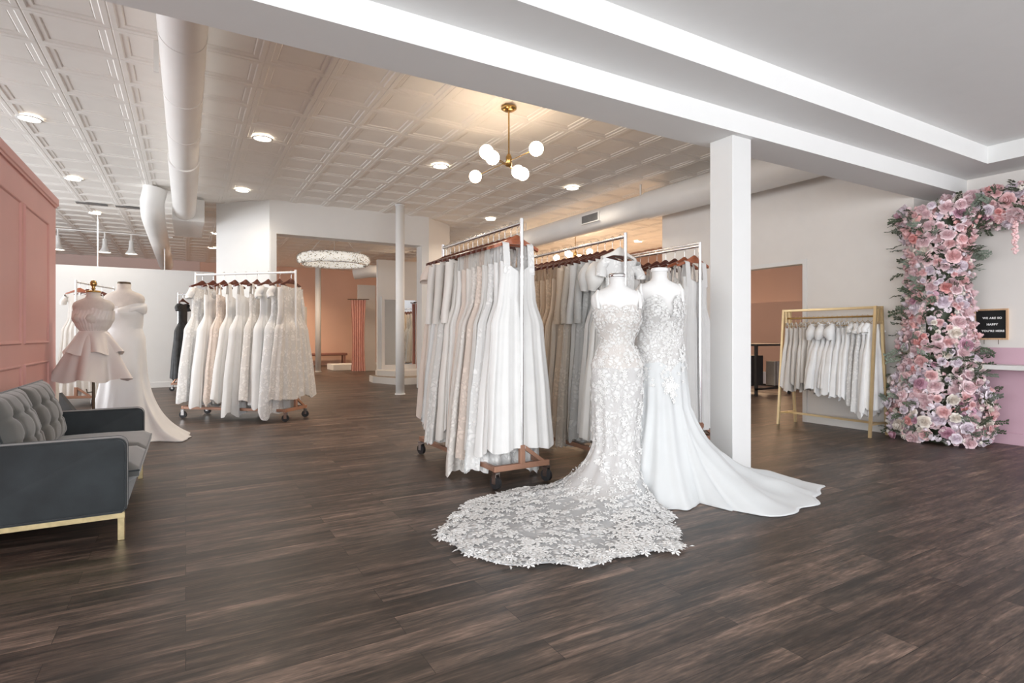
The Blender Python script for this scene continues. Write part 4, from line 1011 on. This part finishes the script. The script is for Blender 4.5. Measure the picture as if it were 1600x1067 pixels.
# rack 5: behind rack 4, black gown at its end
R5p, R5q = (-0.14, 14.35), (1.0, 13.75)
rolling_rack(R5p, R5q, 'rolling rack with a black gown, mostly hidden behind the angled rack')
fill_rack(R5p, R5q, [
    S('black lace gown', 'satin_black', th=0.1, hw=0.46, L=1.85, style='cap'),
    S('white puffed gown', 'chiffon_white', hw=0.45, L=1.9, style='cap', th=0.14),
    S('white tulle gown with full skirt', 'chiffon_white', hw=0.48, L=2.05, style='vneck', th=0.16),
    S('pearl satin gown', 'satin_pearl', hw=0.36, L=1.9)],
    'the rearmost rack', 'rack behind the angled one', seed=15, start=0.1)
# racks on the far left behind the pink wall and forms
R6p, R6q = (-1.60, 11.9), (-1.20, 13.3)
rolling_rack(R6p, R6q, 'white rolling rack behind the dress forms, left background', posts='whitemetal')
fill_rack(R6p, R6q, [S('ivory chiffon gown', 'chiffon_ivory', hw=0.38, L=1.95, style='cap', hk='cherry', th=0.09), S('white satin gown', 'satin_white', hw=0.38, L=1.95), S('pearl lace gown', 'lace_pearl', hw=0.36, L=1.95), S('ivory satin gown', 'satin_ivory', hw=0.36, L=1.95)],
    'the rack behind the forms', 'rack behind the forms', seed=16, start=0.12, end=0.5)
R7p, R7q = (-2.15, 10.6), (-2.05, 11.8)
rolling_rack(R7p, R7q, 'chrome rolling rack half hidden by the end of the pink wall')
fill_rack(R7p, R7q, [S('pearl lace gown', 'lace_pearl', hw=0.44, L=2.0, style='vneck', th=0.09), S('ivory lace gown', 'lace_ivory', hw=0.42, L=2.0, th=0.09), S('ivory chiffon gown', 'chiffon_ivory', hw=0.42, L=2.0, th=0.09)],
    'the rack by the pink wall end', 'rack by the pink wall end', seed=17, start=0.15, end=0.6)
# rack by the right wall, seen in the tall mirror
R8p, R8q = (6.35, 9.9), (6.65, 11.3)
rolling_rack(R8p, R8q, 'rolling rack of beige gowns reflected in the tall mirror')
fill_rack(R8p, R8q, [S(n + ' gown', m, hw=0.34, L=l, style=st, th=0.07) for n, m, l, st in (('champagne lace', 'lace_champagne', 1.8, 'strap'), ('sand chiffon', 'chiffon_sand', 1.85, 'vneck'), ('silver lace', 'lace_silver', 1.9, 'strap'), ('champagne satin', 'satin_champagne', 1.8, 'vneck'), ('greige lace', 'lace_greige', 1.85, 'cap'), ('sand satin', 'satin_sand', 1.8, 'strap'), ('ivory lace', 'lace_ivory', 1.85, 'strap'), ('silver chiffon', 'chiffon_silver', 1.8, 'vneck'))],
    'the rack reflected in the mirror', 'rack reflected in the mirror', seed=18, end=0.15)
# ------------------------------------------------------------------ gold rack with girls' dresses
def gold_rack():
    t = thing('garment_rack', 'gold A-frame rack of small dresses standing by the right wall', 'clothes rack', (7.13, 3.6, 0), 0)
    Ln = 1.18; H = 1.55
    for y in (0, Ln):
        for s in (-1, 1):
            b = MB(); x0, x1 = s*0.19, s*0.065
            w = 0.015
            vs = [(x0-w,y-w,0),(x0+w,y-w,0),(x0+w,y+w,0),(x0-w,y+w,0),(x1-w,y-w,H),(x1+w,y-w,H),(x1+w,y+w,H),(x1-w,y+w,H)]
            b.add(vs, [(0,3,2,1),(4,5,6,7),(0,1,5,4),(1,2,6,5),(2,3,7,6),(3,0,4,7)]); b.build('leg', M['gold'], t)
        MB().box(-0.05, 0.05, y-0.012, y+0.012, H-0.03, H-0.003).build('top_bar', M['gold'], t)
        MB().box(-0.065, 0.065, y-0.012, y+0.012, H-0.21, H-0.185).build('cross_bar', M['gold'], t)
        MB().box(-0.17, 0.17, y-0.012, y+0.012, 0.14, 0.165).build('lower_bar', M['gold'], t)
        MB().box(-0.015, 0.015, y-0.01, y+0.01, H-0.19, H-0.02).build('upright', M['gold'], t)
    MB().box(-0.08, -0.055, 0, Ln, H-0.028, H-0.003).build('top_rail', M['gold'], t)
    MB().box(0.055, 0.08, 0, Ln, H-0.028, H-0.003).build('top_rail', M['gold'], t)
    autosmooth(MB().tube([(0, 0, H-0.12), (0, Ln, H-0.12)], 0.011, 12).build('hanging_rail', M['brass'], t))
    MB().box(-0.015, 0.015, 0, Ln, 0.14, 0.165).build('stretcher', M['gold'], t)
gold_rack()
M['small_white'] = plain('white_tulle', (0.80, 0.80, 0.80), 0.8, var=0.04, scale=8, sheen=0.3)
gp, gq = (7.13, 3.6), (7.13, 4.78)
small = []
for i in range(18):
    if i < 2: s = dict(d='white small gown with long sheer skirt', mat=M['small_white'], L=(1.12, 1.20)[i], hw=0.23, style='cap', th=0.05)
    elif i < 4: s = dict(d='white small lace gown', mat=M['lace_white'], L=(1.16, 1.06)[i-2], hw=0.22, style='cap')
    elif i < 7: s = dict(d='sheer pale small dress', mat=M['small_white'], L=(1.02, 0.98, 1.0)[i-4], hw=0.24, style='strap', th=0.06)
    elif i < 12: s = dict(d='puffy white tulle small dress', mat=M['small_white'], L=(0.96, 0.90, 0.98, 0.92, 0.90)[i-7], hw=0.27, style='puff' if i % 2 else 'strap', th=0.07)
    else: s = dict(d='ivory pleated small dress', mat=M['satin_ivory'], L=(0.92, 0.88, 0.96, 0.90, 0.98, 0.93)[i-12], hw=0.19, style='strap')
    s.update(hk='gold', top=0.20, waist=0.44, sc=0.72, name='small_dress', fold=0.012, NT=64, NL=20, jag=0.03); s.setdefault('th', 0.04)
    small.append(s)
fill_rack(gp, gq, small, 'the gold rack', 'gold rack', H=1.55-0.109, seed=21, start=0.06, end=0.07, rail=0.0, rzj=0.12)

# ------------------------------------------------------------------ flower arch
def rose_mesh(name, mat, seed, layers=6, open_=1.0):
    rnd = random.Random(seed); b = MB()
    for l in range(layers):
        f = l/(layers-1); n = (3, 3, 4, 5, 6, 7)[l]; R = lerp(0.16, 1.0, f**0.9); zt = lerp(0.85, 0.10*open_, f**1.1); Wd = pi/n*1.45
        for k in range(n):
            a = 2*pi*(k+0.43*l)/n+rnd.uniform(-.12, .12); g = []; zj = rnd.uniform(-.05, .05); rj = rnd.uniform(0.92, 1.06)
            for i in range(5):
                h = i/4; row = []
                for j in range(6):
                    u = j/5*2-1; aa = a+u*Wd*(0.5+0.5*sin(pi*0.5*min(1, h*1.3)))
                    rr = R*rj*(0.12+0.88*sin(h*pi/2)**0.9)*(1-0.26*u*u*h)*(1+0.05*sin(5*u+k)); z = zt*h+zj*h - 0.16*u*u*h - 0.10*f*max(0, h-0.7)/0.3
                    row.append((rr*cos(aa), rr*sin(aa), z-0.12*f))
                g.append(row)
            b.loft(g, False)
    b.lathe([(0.05, -0.3), (0.35, -0.2), (0.3, -0.05)], n=8)
    me = b.mesh(name, mat); me.shade_smooth(); return me
def blossom_mesh(name, mat, seed):
    rnd = random.Random(seed); b = MB()
    for q in range(9):
        d = Vector((rnd.gauss(0, 1), rnd.gauss(0, 1), abs(rnd.gauss(0, 1))+0.3)).normalized(); c = d*0.55
        e1 = d.cross(Vector((0.3, 0.2, 1))).normalized(); e2 = d.cross(e1); vs = [c]; fs = []
        for k in range(5):
            th = 2*pi*k/5
            A = lambda t_, r_, h_: c + (e1*cos(t_)+e2*sin(t_))*r_ + d*h_
            i = len(vs); vs += [A(th-0.5, 0.26, 0.06), A(th, 0.38, 0.10), A(th+0.5, 0.26, 0.06)]; fs += [(0, i, i+1), (0, i+1, i+2)]
        b.add(vs, fs)
    me = b.mesh(name, mat); return me
def sprig_mesh(name, mat, seed, n=9):
    rnd = random.Random(seed); b = MB(); path = []
    for i in range(n+1):
        f = i/n; path.append(Vector((f, 0.12*sin(f*3+seed), 0.18*sin(f*2.2))))
    b.tube(path, [0.012*(1-0.6*i/n) for i in range(n+1)], 5)
    for i in range(2, n+1):
        for s in (-1, 1):
            p = path[i]; d = Vector((0.55, s*0.8, rnd.uniform(-.3, .5))).normalized(); up = Vector((0, 0, 1)); q = d.cross(up).normalized(); l = rnd.uniform(0.2, 0.3); w = l*0.34
            b.add([p, p+d*l*0.5+q*w+up*0.01, p+d*l*0.5-q*w+up*0.01, p+d*l-up*0.03, p+d*l*0.5-up*0.02], [(0,1,4),(1,3,4),(0,4,2),(4,3,2)])
    return b.mesh(name, mat)
def arch():
    t = thing('flower_arch', 'floral arch of pink roses and greenery climbing the right wall', 'flower arch', (7.42, 3.08, 0))
    rnd = random.Random(77); pk = ['petal_a', 'petal_b', 'petal_c', 'petal_d', 'petal_e', 'petal_f']
    roses = {k: [rose_mesh('rose_head', M[k], 10*i+j, 6, (2.4, 0.6)[j]) for j in range(2)] for i, k in enumerate(pk)}
    bl = {k: blossom_mesh('blossom', M[k], 90+i) for i, k in enumerate(pk)}
    sp = [sprig_mesh('leaf_sprig', M[('leaf', 'leaf', 'leaf2')[i]], 60+i, (9, 7, 10)[i]) for i in range(3)]
    # twig core
    core = MB(); 
    core.tube([(0, 0, 0), (0.03, 0.02, 1.4), (0.0, 0.0, 2.55), (0.12, -0.25, 2.66), (0.2, -1.0, 2.68), (0.2, -1.4, 2.68)], [0.16, 0.13, 0.13, 0.12, 0.12, 0.12], 14)
    smooth(core.build('moss_core', M['leaf'], t))
    camdir = atan2(-3.08, -7.42)
    pts = []
    def sample(fringe=0.0):
        if rnd.random() < 0.74:
            z = rnd.uniform(0.04, 2.66)**1.0; az = camdir+rnd.uniform(-1.75, 1.75)
            R = pl(z, [(0, 0.48), (0.4, 0.50), (1.0, 0.37), (1.6, 0.32), (2.2, 0.33), (2.7, 0.39)])
            R *= rnd.uniform(0.86, 1.06)+fringe; n = Vector((cos(az), sin(az), rnd.uniform(-.15, .35))); p = Vector((R*cos(az)*0.85, R*sin(az), z)) + Vector((0.03, 0, 0))
        else:
            y = -rnd.uniform(0.05, 1.3); a = rnd.uniform(-0.4, pi*1.15)+pi*0.5   # around the horizontal run, facing -x
            R = 0.20*rnd.uniform(0.85, 1.15)+fringe*0.5; n = Vector((cos(a), rnd.uniform(-.3, .3), sin(a))); p = Vector((0.2+R*cos(a), y, 2.62+R*sin(a)*1.1))
        p.y += 0.045
        if p.x > 0.40: p.x = 0.40-0.05*rnd.random()
        if p.y+3.08 > VB-0.03 and p.x > -0.02: return sample(fringe)
        if p.z > 2.78: p.z = 2.78
        return p, n
    made = []
    def rot_to(n):
        q = n.normalized().to_track_quat('Z', 'Y').to_matrix().to_4x4(); return q @ Matrix.Rotation(rnd.random()*6.28, 4, 'Z')
    tries = 0
    while len(made) < 1000 and tries < 90000:
        tries += 1; p, n = sample()
        s = rnd.choice((0.034, 0.04, 0.05, 0.06, 0.065, 0.075, 0.088))
        if any((p-q).length < (s+r)*0.52 for q, r in made): continue
        made.append((p, s))
        low = p.z < 1.1
        w = (2, 4, 5, 2.5, .3, .7) if low else (4, 6, 2, 1.6, 1.0, 0.3)
        k = rnd.choices(pk, w)[0]; Mx = Matrix.Translation(p-n.normalized()*0.02) @ rot_to(n) @ Matrix.Scale(s, 4)
        kind = 'rose' if s > 0.06 or rnd.random() < 0.4 else 'bl'
        pts.append((s, k, kind, Mx))
    pts.sort(key=lambda q: -q[0])
    def emb(mb, me, Mx): mb.add([Mx @ v.co for v in me.vertices], [tuple(f.vertices) for f in me.polygons])
    bags = {k: MB() for k in pk}
    nprt = 0
    for s, k, kind, Mx in pts:
        me = rnd.choice(roses[k]) if kind == 'rose' else bl[k]
        if nprt < 100 and kind == 'rose':
            o = mobj('rose', me, t); o.matrix_local = Mx; nprt += 1
        else: emb(bags[k], me, Mx)
    # the remaining heads as one object with several petals colours
    allb = MB(); mi = []
    for i, k in enumerate(pk):
        allb.add(bags[k].v, bags[k].f); mi += [i]*len(bags[k].f)
    o = allb.build('rose_filler', [M[k] for k in pk], t); o.data.polygons.foreach_set('material_index', mi); o.data.shade_smooth(); o['kind'] = 'stuff'
    # greenery
    bag = MB(); bag2 = MB(); npr = 0
    for i in range(330):
        p, n = sample(0.0); n = (n+Vector((rnd.uniform(-.6, .6), rnd.uniform(-.6, .6), rnd.uniform(-.4, .7)))).normalized()
        s = rnd.uniform(0.08, 0.18); me = rnd.choice(sp)
        q = n.to_track_quat('X', 'Z').to_matrix().to_4x4() @ Matrix.Rotation(rnd.random()*6.28, 4, 'X')
        tip = p+n*s*0.9
        if 1.05 < p.z < 1.66 and p.y < -0.08: continue
        if tip.x > 0.42 or (tip.y+3.08 > VB-0.02 and tip.x > 0.02) or tip.z > 2.8 or tip.z < 0.0: continue
        Mx = Matrix.Translation(p-n*0.04) @ q @ Matrix.Scale(s, 4)
        if npr < 60: o = mobj('leaf_sprig', me, t); o.matrix_local = Mx; npr += 1
        else: emb(bag if rnd.random() < 0.65 else bag2, me, Mx)
    fo = MB(); fo.add(bag.v, bag.f); fo.add(bag2.v, bag2.f)
    o = fo.build('foliage', [M['leaf'], M['leaf2']], t); o.data.polygons.foreach_set('material_index', [0]*len(bag.f)+[1]*len(bag2.f)); o['kind'] = 'stuff'
    # hanging amaranth strand
    am = MB()
    for i in range(60):
        am.ball((0.12+rnd.uniform(-.02, .02), -0.62+rnd.uniform(-.02, .02), 2.45-i*0.0065), 0.014, 6, 4)
    am.build('hanging_strand', M['petal_a'], t)
arch()

# ------------------------------------------------------------------ letter board
lb = thing('letter_board', 'black felt letter board with oak frame on the right wall', 'sign', (7.85, 2.77, 1.325), 0)
# local: x out of the wall (negative), y along the wall; right in the photo is -y
yw0, yw1 = -0.138, 0.138; zh0, zh1 = -0.155, 0.155
MB().box(-0.014, 0, yw0, yw1, zh0, zh1).build('felt', M['letterfelt'], lb)
fr = MB(); w = 0.018
fr.box(-0.03, 0, yw0-w, yw0, zh0-w, zh1+w); fr.box(-0.03, 0, yw1, yw1+w, zh0-w, zh1+w); fr.box(-0.03, 0, yw0, yw1, zh1, zh1+w); fr.box(-0.03, 0, yw0, yw1, zh0-w, zh0)
fr.build('frame', M['oak'], lb)
for i, (txt, z, yo) in enumerate((('WE ARE SO', 0.06, -0.012), ('HAPPY', -0.012, -0.012), ("YOU'RE HERE", -0.085, -0.018))):
    cu = bpy.data.curves.new('lettering', 'FONT'); cu.body = txt; cu.size = 0.031; cu.extrude = 0.001; cu.align_x = 'CENTER'; cu.space_character = 1.12; cu.offset = 0.0012
    tmp = bpy.data.objects.new('tmp_text', cu); COL.objects.link(tmp)
    bpy.context.view_layer.update(); me = bpy.data.meshes.new_from_object(tmp); bpy.data.objects.remove(tmp)
    me.materials.clear(); me.materials.append(M['letters'])
    mobj('lettering', me, lb, (-0.0165, yo, z), (pi/2, 0, -pi/2))
for y in (0.06, -0.07): MB().tube([(-0.02, y, zh0-w), (-0.02, y, zh0-w-0.05)], 0.003, 6).build('letter_clip', M['darkmetal'], lb)
